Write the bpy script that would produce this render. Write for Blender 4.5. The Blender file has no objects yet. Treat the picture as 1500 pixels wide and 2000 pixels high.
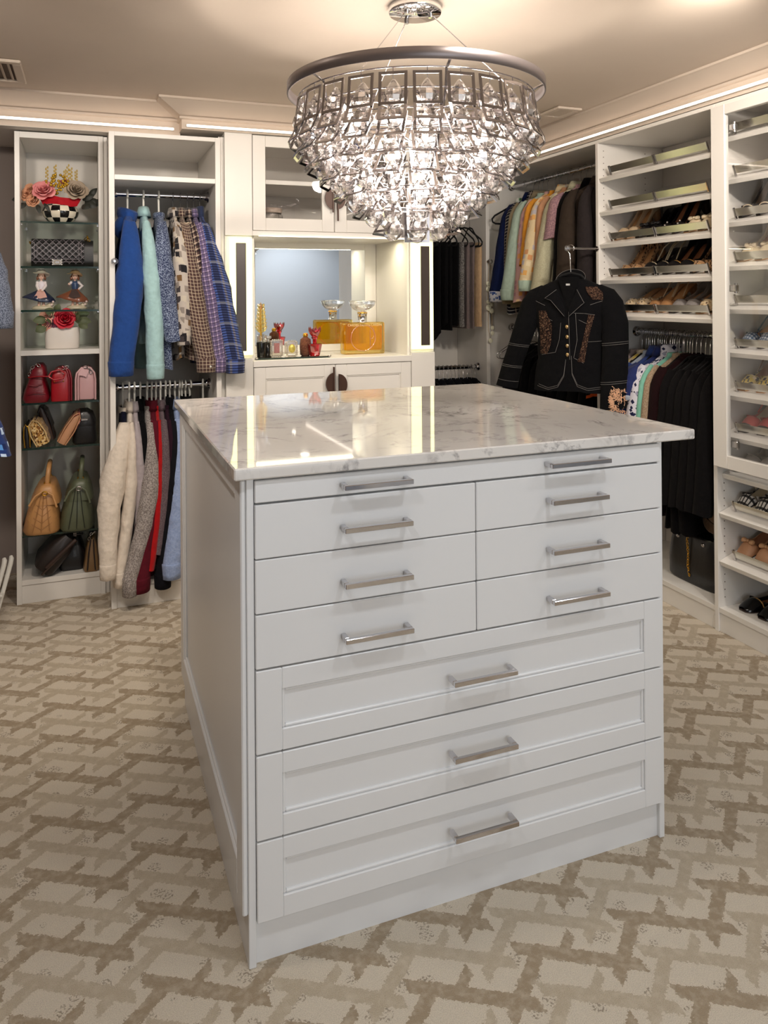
import bpy, bmesh, math, random
from mathutils import Vector, Matrix, Euler
random.seed(7)
SC = bpy.context.scene
COL = SC.collection
PI = math.pi
def R(d): return math.radians(d)
# ------------------------------------------------------------------ camera
cam_data = bpy.data.cameras.new('camera'); cam = bpy.data.objects.new('camera', cam_data); COL.objects.link(cam)
CAM_H, FOC, YAW, PITCH, ROLL, CYP = 1.4182, 1508.2, R(21.036), R(0.173), R(0.411), 573.8
cam_data.sensor_fit = 'HORIZONTAL'; cam_data.sensor_width = 36.0
cam_data.lens = 36.0 * FOC / 1500.0
cam_data.shift_x = 0.0; cam_data.shift_y = -(1000.0 - CYP) / 1500.0
cam_data.clip_start = 0.02; cam_data.clip_end = 60
fw = Vector((math.sin(YAW)*math.cos(PITCH), math.cos(YAW)*math.cos(PITCH), math.sin(PITCH)))
rt = Vector((math.cos(YAW), -math.sin(YAW), 0)); dn = fw.cross(rt)
r2 = rt*math.cos(ROLL) + dn*math.sin(ROLL); d2 = -rt*math.sin(ROLL) + dn*math.cos(ROLL)
mw = Matrix.Identity(4)
for i in range(3):
    mw[i][0] = r2[i]; mw[i][1] = -d2[i]; mw[i][2] = -fw[i]
mw[0][3], mw[1][3], mw[2][3] = 0.0, 0.0, CAM_H
cam.matrix_world = mw
SC.camera = cam
# ------------------------------------------------------------------ view, world, sampling
SC.view_settings.view_transform = 'Standard'; SC.view_settings.look = 'None'
SC.view_settings.exposure = 0.45; SC.view_settings.gamma = 1.0
SC.view_settings.use_curve_mapping = False
wd = bpy.data.worlds.new('world'); SC.world = wd; wd.use_nodes = True
wd.node_tree.nodes['Background'].inputs[0].default_value = (0.75, 0.82, 1.0, 1)
wd.node_tree.nodes['Background'].inputs[1].default_value = 0.15
cy = SC.cycles
cy.use_denoising = True
cy.max_bounces = 9; cy.diffuse_bounces = 4; cy.glossy_bounces = 5; cy.transmission_bounces = 8; cy.transparent_max_bounces = 14
cy.caustics_reflective = False; cy.caustics_refractive = False; cy.sample_clamp_indirect = 6.0
LW, LC = (1.0, 0.86, 0.70), (0.93, 0.97, 1.0)
def area_light(name, loc, rot, sx, sy, power, col, spread=180):
    l = bpy.data.lights.new(name, 'AREA'); l.shape = 'RECTANGLE'; l.size = sx; l.size_y = sy; l.energy = power; l.color = col
    l.spread = R(spread)
    o = bpy.data.objects.new(name, l); o.location = loc; o.rotation_euler = rot; COL.objects.link(o); return o
# added fill light in front of an invented doorway behind the camera
area_light('added_rear_fill', (0.9, -1.52, 1.35), (R(90), 0, 0), 1.5, 2.0, 19, LC)
# recessed ceiling lights and added fill lamps (their trims are built further down)
# x, y, power, warm, aim: cool lamps behind the camera, warm and aimed ones are added fill for cabinets, floor and rear wall
DOWNLIGHTS_AND_FILL = [(-0.25, 0.75, 18, 0, None), (1.0, 0.75, 17, 0, None), (2.1, 0.75, 16, 0, None), (-0.22, 1.75, 20, 1, None), (-0.50, 2.15, 46, 1, (-0.15, 4.0, 0.9)), (0.35, 2.2, 40, 1, (0.45, 3.9, 1.0)),
              (1.75, 1.62, 52, 1, (2.4, 4.3, 1.25)), (2.10, 1.45, 30, 1, (2.6, 2.6, 1.2)), (1.05, 1.75, 34, 1, (1.3, 3.9, 1.0)), (-0.25, -0.85, 14, 0, None), (1.0, -0.85, 14, 0, None), (2.35, -0.6, 60, 0, (2.6, -1.6, 1.3))]
CEIL = 2.345
for x, y, e, wm, aim in DOWNLIGHTS_AND_FILL:
    l = bpy.data.lights.new('downlight_and_fill_lamp', 'SPOT'); l.energy = e; l.color = (1.0, 0.90, 0.79) if wm else (0.90, 0.95, 1.0)
    l.spot_size = R(105 if aim else 135); l.spot_blend = 0.8; l.shadow_soft_size = 0.06
    o = bpy.data.objects.new('downlight_and_fill_lamp', l); o.location = (x, y, CEIL-0.03); COL.objects.link(o)
    if aim: o.rotation_euler = (Vector(aim)-o.location).to_track_quat('-Z', 'Y').to_euler()

# ------------------------------------------------------------------ mesh helper
class M:
    def __init__(s): s.v=[]; s.f=[]; s.uv=[]; s.mi=[]; s.sm=[]
    def add(s, vs, fs, uvs=None, mi=0, sm=False):
        o=len(s.v); s.v += [tuple(v) for v in vs]
        for k,f in enumerate(fs):
            s.f.append(tuple(i+o for i in f)); s.mi.append(mi); s.sm.append(sm)
            s.uv.append([uvs[i] for i in f] if (uvs and not isinstance(uvs[0],list)) else (uvs[k] if uvs else None))
        return s
    def merge(s, m, mat=None, mi=None):
        o=len(s.v); s.v += [tuple((mat@Vector(v))) for v in m.v] if mat else m.v
        s.f += [tuple(i+o for i in f) for f in m.f]; s.uv += m.uv; s.sm += m.sm
        s.mi += m.mi if mi is None else [mi]*len(m.f); return s
    def box(s, x0,x1,y0,y1,z0,z1,b=0,mi=0):
        if x0>x1: x0,x1=x1,x0
        if y0>y1: y0,y1=y1,y0
        if z0>z1: z0,z1=z1,z0
        lo=(x0,y0,z0); hi=(x1,y1,z1)
        b=min(b,(x1-x0)*.45,(y1-y0)*.45,(z1-z0)*.45)
        if b<=0:
            vs=[(x0,y0,z0),(x1,y0,z0),(x1,y1,z0),(x0,y1,z0),(x0,y0,z1),(x1,y0,z1),(x1,y1,z1),(x0,y1,z1)]
            return s.add(vs,[(3,2,1,0),(4,5,6,7),(0,1,5,4),(1,2,6,5),(2,3,7,6),(3,0,4,7)],mi=mi)
        vs=[]; idx={}
        for sx in (0,1):
            for sy in (0,1):
                for sz in (0,1):
                    sg=(sx,sy,sz)
                    for ax in range(3):
                        p=[(hi[k] if sg[k] else lo[k]) for k in range(3)]
                        for k in range(3):
                            if k!=ax: p[k]+= -b if sg[k] else b
                        idx[(sg,ax)]=len(vs); vs.append(p)
        fs=[]
        for ax in range(3):
            a,c=(ax+1)%3,(ax+2)%3
            for sd in (0,1):
                q=[]
                for (u,w) in ((0,0),(1,0),(1,1),(0,1)):
                    g=[0,0,0]; g[ax]=sd; g[a]=u; g[c]=w; q.append(idx[(tuple(g),ax)])
                fs.append(tuple(q) if sd else tuple(q[::-1]))
            for u in (0,1):
                for w in (0,1):
                    g0=[0,0,0]; g0[a]=u; g0[c]=w; g1=list(g0); g1[ax]=1; g0=tuple(g0); g1=tuple(g1)
                    q=(idx[(g0,a)],idx[(g1,a)],idx[(g1,c)],idx[(g0,c)])
                    fs.append(q if u!=w else q[::-1])
        for g in [(i,j,k) for i in(0,1) for j in(0,1) for k in(0,1)]:
            t=(idx[(g,0)],idx[(g,1)],idx[(g,2)]); fs.append(t if sum(g)%2 else t[::-1])
        return s.add(vs,fs,mi=mi)
    def loft(s, rings, closed=True, caps=True, sm=True, mi=0, uvs=True):
        n=len(rings[0]); vs=[p for r in rings for p in r]; uv=None
        fs=[]; fu=[]
        V=[0.0]
        for i in range(1,len(rings)): V.append(V[-1]+(Vector(rings[i][0])-Vector(rings[i-1][0])).length)
        mid=rings[len(rings)//2]; U=[0.0]
        for j in range(1,n+1): U.append(U[-1]+(Vector(mid[j%n])-Vector(mid[j-1])).length)
        m=n if closed else n-1
        for i in range(len(rings)-1):
            for j in range(m):
                k=(j+1)%n
                fs.append((i*n+j,i*n+k,(i+1)*n+k,(i+1)*n+j))
                fu.append([(U[j],V[i]),(U[j+1],V[i]),(U[j+1],V[i+1]),(U[j],V[i+1])])
        s.add(vs,fs,fu,mi,sm)
        if closed and caps:
            c=caps if isinstance(caps,tuple) else (True,True)
            if c[0]: s.add(rings[0],[tuple(range(n))[::-1]],None,mi,False)
            if c[1]: s.add(rings[-1],[tuple(range(n))],None,mi,False)
        return s
    def tube(s, pts, r, n=8, caps=True, sm=True, mi=0, closed=False, flat=1.0):
        P=[Vector(p) for p in pts]; N=len(P); rs=r if isinstance(r,(list,tuple)) else [r]*N
        T=[]
        for i in range(N):
            if closed: t=P[(i+1)%N]-P[i-1]
            else: t=P[min(i+1,N-1)]-P[max(i-1,0)]
            T.append(t.normalized() if t.length>1e-9 else Vector((0,0,1)))
        up=Vector((0,0,1)) if abs(T[0].z)<.9 else Vector((1,0,0))
        nv=(up-T[0]*up.dot(T[0])).normalized(); rings=[]
        for i in range(N):
            nv=nv-T[i]*nv.dot(T[i]); nv=nv.normalized() if nv.length>1e-6 else T[i].orthogonal().normalized()
            b=T[i].cross(nv)
            rings.append([P[i]+(nv*math.cos(2*PI*j/n)+b*math.sin(2*PI*j/n)*flat)*rs[i] for j in range(n)])
        if closed: rings.append(rings[0]); caps=False
        return s.loft(rings,True,caps,sm,mi)
    def lathe(s, prof, n=16, c=(0,0,0), sm=True, mi=0, axis='z', sx=1, sy=1, caps=True):
        rings=[]
        for r,z in prof:
            ring=[]
            for j in range(n):
                a=2*PI*j/n; x,y=r*math.cos(a)*sx,r*math.sin(a)*sy
                p=(x,y,z) if axis=='z' else ((x,z,y) if axis=='y' else (z,x,y))
                ring.append((p[0]+c[0],p[1]+c[1],p[2]+c[2]))
            rings.append(ring)
        vs=[p for r in rings for p in r]; fs=[]; fu=[]; L=len(prof)
        for i in range(L-1):
            for j in range(n):
                k=(j+1)%n; fs.append((i*n+j,i*n+k,(i+1)*n+k,(i+1)*n+j))
                fu.append([(j/n,i/(L-1)),((j+1)/n,i/(L-1)),((j+1)/n,(i+1)/(L-1)),(j/n,(i+1)/(L-1))])
        s.add(vs,fs,fu,mi,sm)
        if caps and prof[0]!=prof[-1]:
          if prof[0][0]>1e-4: s.add(rings[0],[tuple(range(n))[::-1]],None,mi)
          if prof[-1][0]>1e-4: s.add(rings[-1],[tuple(range(n))],None,mi)
        return s
    def ball(s, c, r, n=12, m=8, mi=0, sm=True):
        rx,ry,rz = r if isinstance(r,(tuple,list)) else (r,r,r)
        prof=[(math.sin(PI*i/m),-math.cos(PI*i/m)) for i in range(m+1)]
        t=M().lathe([(max(a,1e-5),b) for a,b in prof],n,sm=sm)
        t.v=[(c[0]+v[0]*rx,c[1]+v[1]*ry,c[2]+v[2]*rz) for v in t.v]
        return s.merge(t,mi=mi)
    def prism(s, poly, a0, a1, axis='y', mi=0, b=0):
        # poly of (u,v): axis y -> (x,z); axis x -> (y,z); axis z -> (x,y)
        def P(u,v,a): return (u,a,v) if axis=='y' else ((a,u,v) if axis=='x' else (u,v,a))
        n=len(poly); vs=[P(u,v,a0) for u,v in poly]+[P(u,v,a1) for u,v in poly]
        fs=[tuple(range(n)),tuple(range(2*n-1,n-1,-1))]+[(j,j+n,(j+1)%n+n,(j+1)%n) for j in range(n)]
        return s.add(vs,fs,mi=mi)
    def grid(s, f, nu, nv, sm=True, mi=0, us=1, vs_=1):
        vs=[f(i/nu,j/nv) for j in range(nv+1) for i in range(nu+1)]
        uv=[(us*i/nu,vs_*j/nv) for j in range(nv+1) for i in range(nu+1)]
        fs=[(j*(nu+1)+i,j*(nu+1)+i+1,(j+1)*(nu+1)+i+1,(j+1)*(nu+1)+i) for j in range(nv) for i in range(nu)]
        return s.add(vs,fs,uv,mi,sm)
    def xf(s, mat): s.v=[tuple(mat@Vector(v)) for v in s.v]; return s
    def mesh(s, name):
        me=bpy.data.meshes.new(name); me.from_pydata(s.v,[],s.f); me.update()
        me.polygons.foreach_set('use_smooth',s.sm); me.polygons.foreach_set('material_index',s.mi)
        if any(u is not None for u in s.uv):
            l=me.uv_layers.new(name='UVMap'); d=[]
            for f,u in zip(s.f,s.uv):
                for i in range(len(f)): d += list(u[i]) if u is not None else [0.0,0.0]
            l.data.foreach_set('uv',d)
        return me
ORG={}
def tag(o,label=None,cat=None,group=None,kind=None):
    if label: o['label']=label
    if cat: o['category']=cat
    if group: o['group']=group
    if kind: o['kind']=kind
    return o
def thing(name,label,cat,loc=(0,0,0),rotz=0,group=None,rot=None):
    o=bpy.data.objects.new(name,None); o.empty_display_size=.05; COL.objects.link(o); o.location=loc
    o.rotation_euler=rot if rot else (0,0,rotz); ORG[o]=Vector(loc); return tag(o,label,cat,group)
def setsmooth(m,ang=None): return m
def obj(name,m,mt,parent=None,W=False,label=None,fix=False):
    if W and parent is not None and parent in ORG:
        g=ORG[parent]; m.v=[(v[0]-g.x,v[1]-g.y,v[2]-g.z) for v in m.v]
    me=m.mesh(name)
    if fix:
        bm=bmesh.new(); bm.from_mesh(me); bmesh.ops.recalc_face_normals(bm,faces=bm.faces); bm.to_mesh(me); bm.free()
    for q in (mt if isinstance(mt,(list,tuple)) else [mt]): me.materials.append(q)
    o=bpy.data.objects.new(name,me); COL.objects.link(o)
    if parent is not None:
        o.parent=parent
        if parent in ORG: ORG[o]=ORG[parent]
    if label: o['label']=label
    return o
def based(name,m,mt,label,cat,group=None,fix=False):
    """a thing that is one mesh, world coordinates, origin put at its base"""
    xs=[v[0] for v in m.v]; ys=[v[1] for v in m.v]; zs=[v[2] for v in m.v]
    c=((min(xs)+max(xs))/2,(min(ys)+max(ys))/2,min(zs))
    m.v=[(v[0]-c[0],v[1]-c[1],v[2]-c[2]) for v in m.v]
    o=obj(name,m,mt,fix=fix); o.location=c; return tag(o,label,cat,group)
def struct(name,m,mt,parent=None):
    o=obj(name,m,mt,parent)
    if parent is None: o['kind']='structure'
    return o
def kids(o): return [c for c in KIDS.get(o,[])]
def dup(root,loc,rotz=None,label=None,group=None,scale=None):
    r=root.copy(); COL.objects.link(r); r.location=loc; ORG[r]=Vector(loc)
    if rotz is not None: r.rotation_euler=(0,0,rotz)
    if scale: r.scale=scale
    if label: r['label']=label
    if group: r['group']=group
    for ch in root.children:
        c=ch.copy(); COL.objects.link(c); c.parent=r
        for g in ch.children:
            d=g.copy(); COL.objects.link(d); d.parent=c
    return r
def RX(a): return Matrix.Rotation(a,4,'X')
def RY(a): return Matrix.Rotation(a,4,'Y')
def RZ(a): return Matrix.Rotation(a,4,'Z')
def TR(x,y,z): return Matrix.Translation((x,y,z))
# ------------------------------------------------------------------ materials
def lin(c):
    if isinstance(c,str): c=[int(c[i:i+2],16) for i in (0,2,4)]
    return tuple((x/255/12.92 if x/255<=.04045 else ((x/255+.055)/1.055)**2.4) for x in c)+(1.0,)
class NT:
    def __init__(s,name):
        s.m=bpy.data.materials.new(name); s.m.use_nodes=True; s.t=s.m.node_tree; s.n=s.t.nodes; s.l=s.t.links
        s.b=s.n['Principled BSDF']; s.out=s.n['Material Output']
    def node(s,ty,**k):
        q=s.n.new(ty)
        for a,v in k.items():
            if a.startswith('i_'): q.inputs[a[2:]].default_value=v
            elif a=='ins':
                for kk,vv in v.items():
                    if hasattr(vv,'is_output') or isinstance(vv,bpy.types.NodeSocket): s.l.new(vv,q.inputs[kk])
                    else: q.inputs[kk].default_value=vv
            else: setattr(q,a,v)
        return q
    def math(s,op,a,b=0.0,c=None,clamp=False):
        q=s.n.new('ShaderNodeMath'); q.operation=op; q.use_clamp=clamp
        for i,x in enumerate((a,b,c)):
            if x is None: continue
            if isinstance(x,bpy.types.NodeSocket): s.l.new(x,q.inputs[i])
            else: q.inputs[i].default_value=x
        return q.outputs[0]
    def mix(s,f,a,b):
        q=s.n.new('ShaderNodeMix'); q.data_type='RGBA'
        for i,x in ((0,f),(6,a),(7,b)):
            if isinstance(x,bpy.types.NodeSocket): s.l.new(x,q.inputs[i])
            else: q.inputs[i].default_value=x
        return q.outputs[2]
    def noise(s,scale,detail=3,vec=None,out=0,rough=.55):
        q=s.n.new('ShaderNodeTexNoise'); q.inputs['Scale'].default_value=scale; q.inputs['Detail'].default_value=detail; q.inputs['Roughness'].default_value=rough
        if vec: s.l.new(vec,q.inputs['Vector'])
        return q.outputs[out]
    def coord(s,w='Object'): return s.n.new('ShaderNodeTexCoord').outputs[w]
    def sep(s,v):
        q=s.n.new('ShaderNodeSeparateXYZ'); s.l.new(v,q.inputs[0]); return q.outputs
    def bump(s,h,strength=.3,dist=.002):
        q=s.n.new('ShaderNodeBump'); q.inputs['Strength'].default_value=strength; q.inputs['Distance'].default_value=dist
        s.l.new(h,q.inputs['Height']); s.l.new(q.outputs[0],s.b.inputs['Normal'])
    def base(s,c):
        if isinstance(c,bpy.types.NodeSocket): s.l.new(c,s.b.inputs['Base Color'])
        else: s.b.inputs['Base Color'].default_value=c
    def set(s,**k):
        for a,v in k.items(): s.b.inputs[a.replace('_',' ')].default_value=v
        return s
def step(t,x,thr,soft=.0):
    return t.math('GREATER_THAN',x,thr)
MATS={}
def plain(name,c,rough=.5,metal=0,nz=0,bs=0,bscale=60,coat=0,var=0.06,vs=9,spec=.5):
    t=NT(name); t.set(Roughness=rough,Metallic=metal); t.b.inputs['Specular IOR Level'].default_value=spec
    c=lin(c)
    if coat: t.b.inputs['Coat Weight'].default_value=coat
    n=t.noise(vs,3,t.coord('Object'))
    d=tuple(x*(1-var) for x in c[:3])+(1,); e=tuple(min(1,x*(1+var)) for x in c[:3])+(1,)
    t.base(t.mix(n,d,e))
    if bs: t.bump(t.noise(bscale,4,t.coord('Object')),bs,.002)
    return t.m
def emit(name,c,s):
    t=NT(name); t.base((0,0,0,1)); t.b.inputs['Emission Color'].default_value=lin(c); t.b.inputs['Emission Strength'].default_value=s; return t.m
def glass(name,c=(255,255,255),rough=0.0,ior=1.5,clear=.35,gl=.1):
    """clear glass: refraction with a share of plain see-through so that light passes"""
    t=NT(name); t.n.remove(t.b)
    g=t.node('ShaderNodeBsdfGlass',ins={'Color':lin(c),'Roughness':rough,'IOR':ior})
    tr=t.node('ShaderNodeBsdfTransparent',ins={'Color':lin(c)})
    m=t.node('ShaderNodeMixShader',ins={0:clear}); t.l.new(g.outputs[0],m.inputs[1]); t.l.new(tr.outputs[0],m.inputs[2])
    go=t.node('ShaderNodeBsdfGlossy',ins={'Roughness':.02,'Color':(1,1,1,1)})
    m2=t.node('ShaderNodeMixShader',ins={0:gl}); t.l.new(m.outputs[0],m2.inputs[1]); t.l.new(go.outputs[0],m2.inputs[2])
    t.l.new(m2.outputs[0],t.out.inputs[0]); return t.m
def pane(name,c=(250,255,252),refl=1.0,tint=.98):
    t=NT(name); t.n.remove(t.b)
    tr=t.node('ShaderNodeBsdfTransparent',ins={'Color':tuple(x*tint for x in lin(c)[:3])+(1,)})
    go=t.node('ShaderNodeBsdfGlossy',ins={'Roughness':.01,'Color':(1,1,1,1)})
    lw=t.node('ShaderNodeLayerWeight',i_Blend=.5); f=t.math('MULTIPLY',t.math('MULTIPLY_ADD',t.math('POWER',lw.outputs['Facing'],5.0),.94,.045),refl,clamp=True)
    m=t.node('ShaderNodeMixShader'); t.l.new(f,m.inputs[0]); t.l.new(tr.outputs[0],m.inputs[1]); t.l.new(go.outputs[0],m.inputs[2])
    t.l.new(m.outputs[0],t.out.inputs[0]); return t.m
def fabric(name,c,rough=.92,var=.12,sc=55,bs=.5,sheen=.12,weave=True):
    if sum(c)<160: sheen=min(sheen,.015)
    t=NT(name); t.set(Roughness=rough); t.b.inputs['Specular IOR Level'].default_value=.15
    t.b.inputs['Sheen Weight'].default_value=sheen
    c=lin(c); uv=t.coord('UV')
    n=t.noise(sc,4,t.coord('Object')); d=tuple(x*(1-var*1.6) for x in c[:3])+(1,); e=tuple(min(1,x*(1+var)) for x in c[:3])+(1,)
    t.base(t.mix(n,d,e)); w=t.noise(18,2,t.coord('Object')); f=t.noise(400,2,t.coord('Object'))
    t.bump(t.math('MULTIPLY_ADD',w,2.2,t.math('MULTIPLY',f,.25)),bs,.012); return t
def heather(name,c1,c2,sc=260,th=.5):
    t=fabric(name,c1); n=t.noise(sc,3,t.coord('Object')); k=t.math('MULTIPLY_ADD',n,5,-5*th+.5,clamp=True)
    t.base(t.mix(k,lin(c1),lin(c2))); return t.m
def plaid(name,base,lines):
    """lines: (axis 0/1, period m, width m, colour, strength, offset)"""
    t=fabric(name,base,bs=.45); uv=t.sep(t.coord('UV')); col=lin(base)
    for ax,per,w,c,al,of in lines:
        p=t.math('FRACT',t.math('MULTIPLY_ADD',uv[ax],1/per,of)); k=t.math('MULTIPLY',t.math('LESS_THAN',p,w/per),al)
        col=t.mix(k,col,lin(c))
    n=t.noise(30,3,t.coord('Object')); t.base(t.mix(t.math('MULTIPLY',n,.25),col,(0.02,.02,.02,1))); return t.m
def cells(name,base,cols,sc=28,line=None,th=.06,dist='CHEBYCHEV'):
    """scattered printed patches (voronoi cells in several colours)"""
    t=fabric(name,base,bs=.4); v=t.node('ShaderNodeTexVoronoi',distance=dist,i_Scale=sc); t.l.new(t.coord('UV'),v.inputs['Vector'])
    r=t.node('ShaderNodeValToRGB'); r.color_ramp.interpolation='CONSTANT'
    s=t.sep(v.outputs['Color']); t.l.new(s[0],r.inputs[0]); n=len(cols)
    while len(r.color_ramp.elements)<n: r.color_ramp.elements.new(.5)
    for i,c in enumerate(cols): e=r.color_ramp.elements[i]; e.position=i/n; e.color=lin(c)
    k=t.math('LESS_THAN',v.outputs['Distance'],th*7); t.base(t.mix(k,lin(base),r.outputs[0])); return t.m
# ------------------------------------------------------------------ shared materials
WHITE = plain('white_lacquer',(232,228,222),.34,bs=.04,bscale=300,var=.012)
WHITE2 = plain('white_melamine',(226,220,212),.5,bs=.05,bscale=300,var=.015)
CEILM = plain('ceiling_paint',(214,199,184),.9,bs=.12,bscale=120,var=.02)
WALLM = plain('taupe_wall_paint',(150,138,132),.9,bs=.1,bscale=150,var=.02)
WALLB = plain('blue_grey_wall_paint',(208,212,218),.9,bs=.08,bscale=150,var=.01)
CHROME = plain('chrome',(205,203,205),.09,1,var=.01)
NICKEL = plain('brushed_nickel',(178,174,172),.22,1,var=.03)
BANDM = plain('satin_grey_metal',(140,132,132),.42,.85,var=.03)
ALU = plain('aluminium_rail',(206,204,196),.2,1,var=.02)
BRONZE = plain('dark_bronze',(72,48,38),.4,.3,var=.08)
BLACK = plain('black_velvet',(12,12,14),.9,var=.2)
BLACKP = plain('black_gloss',(10,10,11),.2)
GOLD = plain('gold_metal',(214,164,62),.2,1)
WPLAST = plain('white_plastic',(232,230,222),.4)
GLASS = glass('clear_crystal',(255,255,255),0,1.55,.42,.16)
SHELFG = pane('green_edge_glass',(240,250,245),1.0,.995)
GEDGE = plain('glass_green_edge',(20,44,38),.15)
PANE = pane('door_glass',(255,255,255),.9)
LED = emit('led_white',(255,236,218),4.5)
LEDW = emit('led_warm_yellow',(255,250,176),1.7)
BULB = emit('bulb_glow',(255,236,216),9)
DARKG = plain('smoked_glass_panel',(66,54,46),.25)
HOLE = plain('drill_hole',(70,55,45),.9)
# ------------------------------------------------------------------ carpet
def carpet():
    t=NT('patterned_carpet'); t.set(Roughness=.97); t.b.inputs['Specular IOR Level'].default_value=.05
    t.b.inputs['Sheen Weight'].default_value=.25
    P=t.coord('Object')
    nz=t.node('ShaderNodeTexNoise',i_Scale=170.0,i_Detail=4.0); t.l.new(P,nz.inputs['Vector'])
    d=t.node('ShaderNodeVectorMath',operation='MULTIPLY_ADD'); t.l.new(nz.outputs['Color'],d.inputs[0]); d.inputs[1].default_value=(.020,.020,0); t.l.new(P,d.inputs[2])
    s=t.sep(d.outputs[0]); PX,PY,A,PK=.252,.2115,.089,.102; SU,SD=A/PK,A/(PX-PK)
    X=t.math('ADD',s[0],PX*40-.045-.010); Y=t.math('ADD',s[1],-1.78-.010)
    ph=t.math('MODULO',X,PX)          # 0 valley, PK peak
    up=t.math('MULTIPLY',ph,SU); dnn=t.math('MULTIPLY',t.math('SUBTRACT',PX,ph),SD); f=t.math('MINIMUM',up,dnn)
    zz=t.math('SUBTRACT',Y,f); ul=t.math('SUBTRACT',Y,up); dl_=t.math('ADD',Y,t.math('MULTIPLY',ph,SD))
    def dist(v,off): # distance to the nearest line of the family
        m=t.math('MODULO',t.math('ADD',v,PY*60-off+PY/2),PY); return t.math('ABSOLUTE',t.math('SUBTRACT',m,PY/2))
    def win(a,b): return t.math('MULTIPLY',t.math('GREATER_THAN',ph,a),t.math('LESS_THAN',ph,b))
    OR=lambda a,b: t.math('MAXIMUM',a,b)
    AND=lambda a,b: t.math('MULTIPLY',a,b)
    def fret(o,w):
        k=t.math('LESS_THAN',dist(zz,o),w)
        k=OR(k,AND(t.math('LESS_THAN',dist(dl_,o),w*.9),win(0,.040)))
        k=OR(k,AND(t.math('LESS_THAN',dist(ul,o-PX*SU),w*.9),win(PX-.036,PX)))
        k=OR(k,AND(t.math('LESS_THAN',dist(dl_,o+A+PK*SD),w*.9),win(PK-.048,PK)))
        return OR(k,AND(t.math('LESS_THAN',dist(ul,o+A-.045*SD-(PK+.045)*SU),w*.75),win(PK+.045,PK+.092)))
    dark=fret(0,.0205); mid=fret(PY*.5,.019)
    v=t.node('ShaderNodeTexVoronoi',i_Scale=17.0,i_Randomness=1.0); t.l.new(P,v.inputs['Vector'])
    fine=t.noise(520,3,P); med=t.noise(46,4,P)
    speck=AND(t.math('LESS_THAN',v.outputs['Distance'],.30),t.math('GREATER_THAN',t.noise(190,2,P),.54))
    cream,mc,dc,sc=lin((234,221,200)),lin((205,189,163)),lin((173,153,124)),lin((136,118,92))
    col=t.mix(mid,cream,mc); col=t.mix(dark,col,dc)
    ncream=t.math('SUBTRACT',1.0,OR(dark,mid)); col=t.mix(AND(AND(speck,ncream),.75),col,sc)
    g=t.math('MULTIPLY_ADD',fine,2.4,-.75,clamp=True)
    col=t.mix(t.math('MULTIPLY',g,.50),col,lin((128,108,82)))
    col=t.mix(t.math('MULTIPLY_ADD',med,1.6,-.72,clamp=True),col,lin((222,208,186)))
    t.base(col)
    h=t.math('MULTIPLY_ADD',ncream,1.0,t.math('MULTIPLY',fine,.9)); h=t.math('MULTIPLY_ADD',AND(speck,ncream),-.8,h)
    t.bump(h,.8,.006); return t.m
# ------------------------------------------------------------------ room shell
XR, XL, YB, YB2, YR = 2.92, -1.05, 4.42, 4.98, -1.6
m=M(); m.box(XL-.1,4.3,YR-.6,YB2+.1,-.06,0); struct('floor',m,carpet())
m=M(); m.box(XL-.1,4.3,YR-.6,YB2+.1,CEIL,CEIL+.08); struct('ceiling',m,CEILM)
m=M(); m.box(XL-.1,1.752,YB,YB+.08,0,CEIL); m.box(1.752,1.80,YB,YB2,0,CEIL) ; m.box(1.752,XR+.1,YB2,YB2+.08,0,CEIL); struct('wall_back',m,WALLM)
m=M(); m.box(XL-.1,XL,YR,YB,0,CEIL); struct('wall_left',m,WALLM)
m=M(); m.box(XR,XR+.1,-.62,YB2,0,CEIL); struct('wall_right',m,WHITE2)
m=M(); m.box(XL-.1,.1,YR-.1,YR,0,CEIL); m.box(1.7,4.3,YR-.1,YR,0,CEIL); m.box(.1,1.7,YR-.1,YR,2.08,CEIL); struct('wall_rear',m,WALLB)
m=M(); m.box(4.2,4.3,YR,-.62,0,CEIL); m.box(XR+.1,4.3,-.7,-.62,0,CEIL); struct('wall_alcove',m,WALLB)
m=M(); m.box(.02,.1,YR,YR+.02,0,2.16); m.box(1.7,1.78,YR,YR+.02,0,2.16); m.box(.1,1.7,YR,YR+.02,2.08,2.16); struct('added_doorway',m,WHITE)  # casing of an added doorway, opened in the rear wall for the fill light
# crown mouldings: fascia board, bead and a wide sloping board up to the ceiling
def crown(name,pts_b,pts_t,zf0,zf,zt):
    """pts_b: plan polyline of the fascia, pts_t: where the sloping board meets the ceiling"""
    m=M()
    for i in range(len(pts_b)-1):
        a,b,c,d=pts_b[i],pts_b[i+1],pts_t[i],pts_t[i+1]
        L=lambda p,q,k:(p[0]+(q[0]-p[0])*k,p[1]+(q[1]-p[1])*k)
        prof=[(0,zf0),(0,zf-.012),(.1,zf-.008),(.1,zf+.002),(.02,zf+.004),(.93,zt-.012),(1,zt-.01),(1,zt)]
        for (k0,z0),(k1,z1) in zip(prof,prof[1:]):
            A,B=L(a,c,k0),L(b,d,k0); C,D=L(a,c,k1),L(b,d,k1)
            m.add([(A[0],A[1],z0),(B[0],B[1],z0),(D[0],D[1],z1),(C[0],C[1],z1)],[(0,1,2,3)])
    return struct(name,m,CEILM)
crown('trim_1',[(XL,3.875),(.43,3.875)],[(XL,3.75),(.43,3.75)],2.205,2.285,CEIL)
crown('trim_2',[(.425,4.4),(.425,3.77),(1.765,3.77),(1.765,4.4)],[(.31,4.4),(.31,3.645),(1.88,3.645),(1.88,4.4)],2.222,2.278,CEIL)
crown('trim_3',[(1.765,4.085),(2.468,4.085)],[(1.765,3.96),(2.345,3.96)],2.205,2.285,CEIL)
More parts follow.
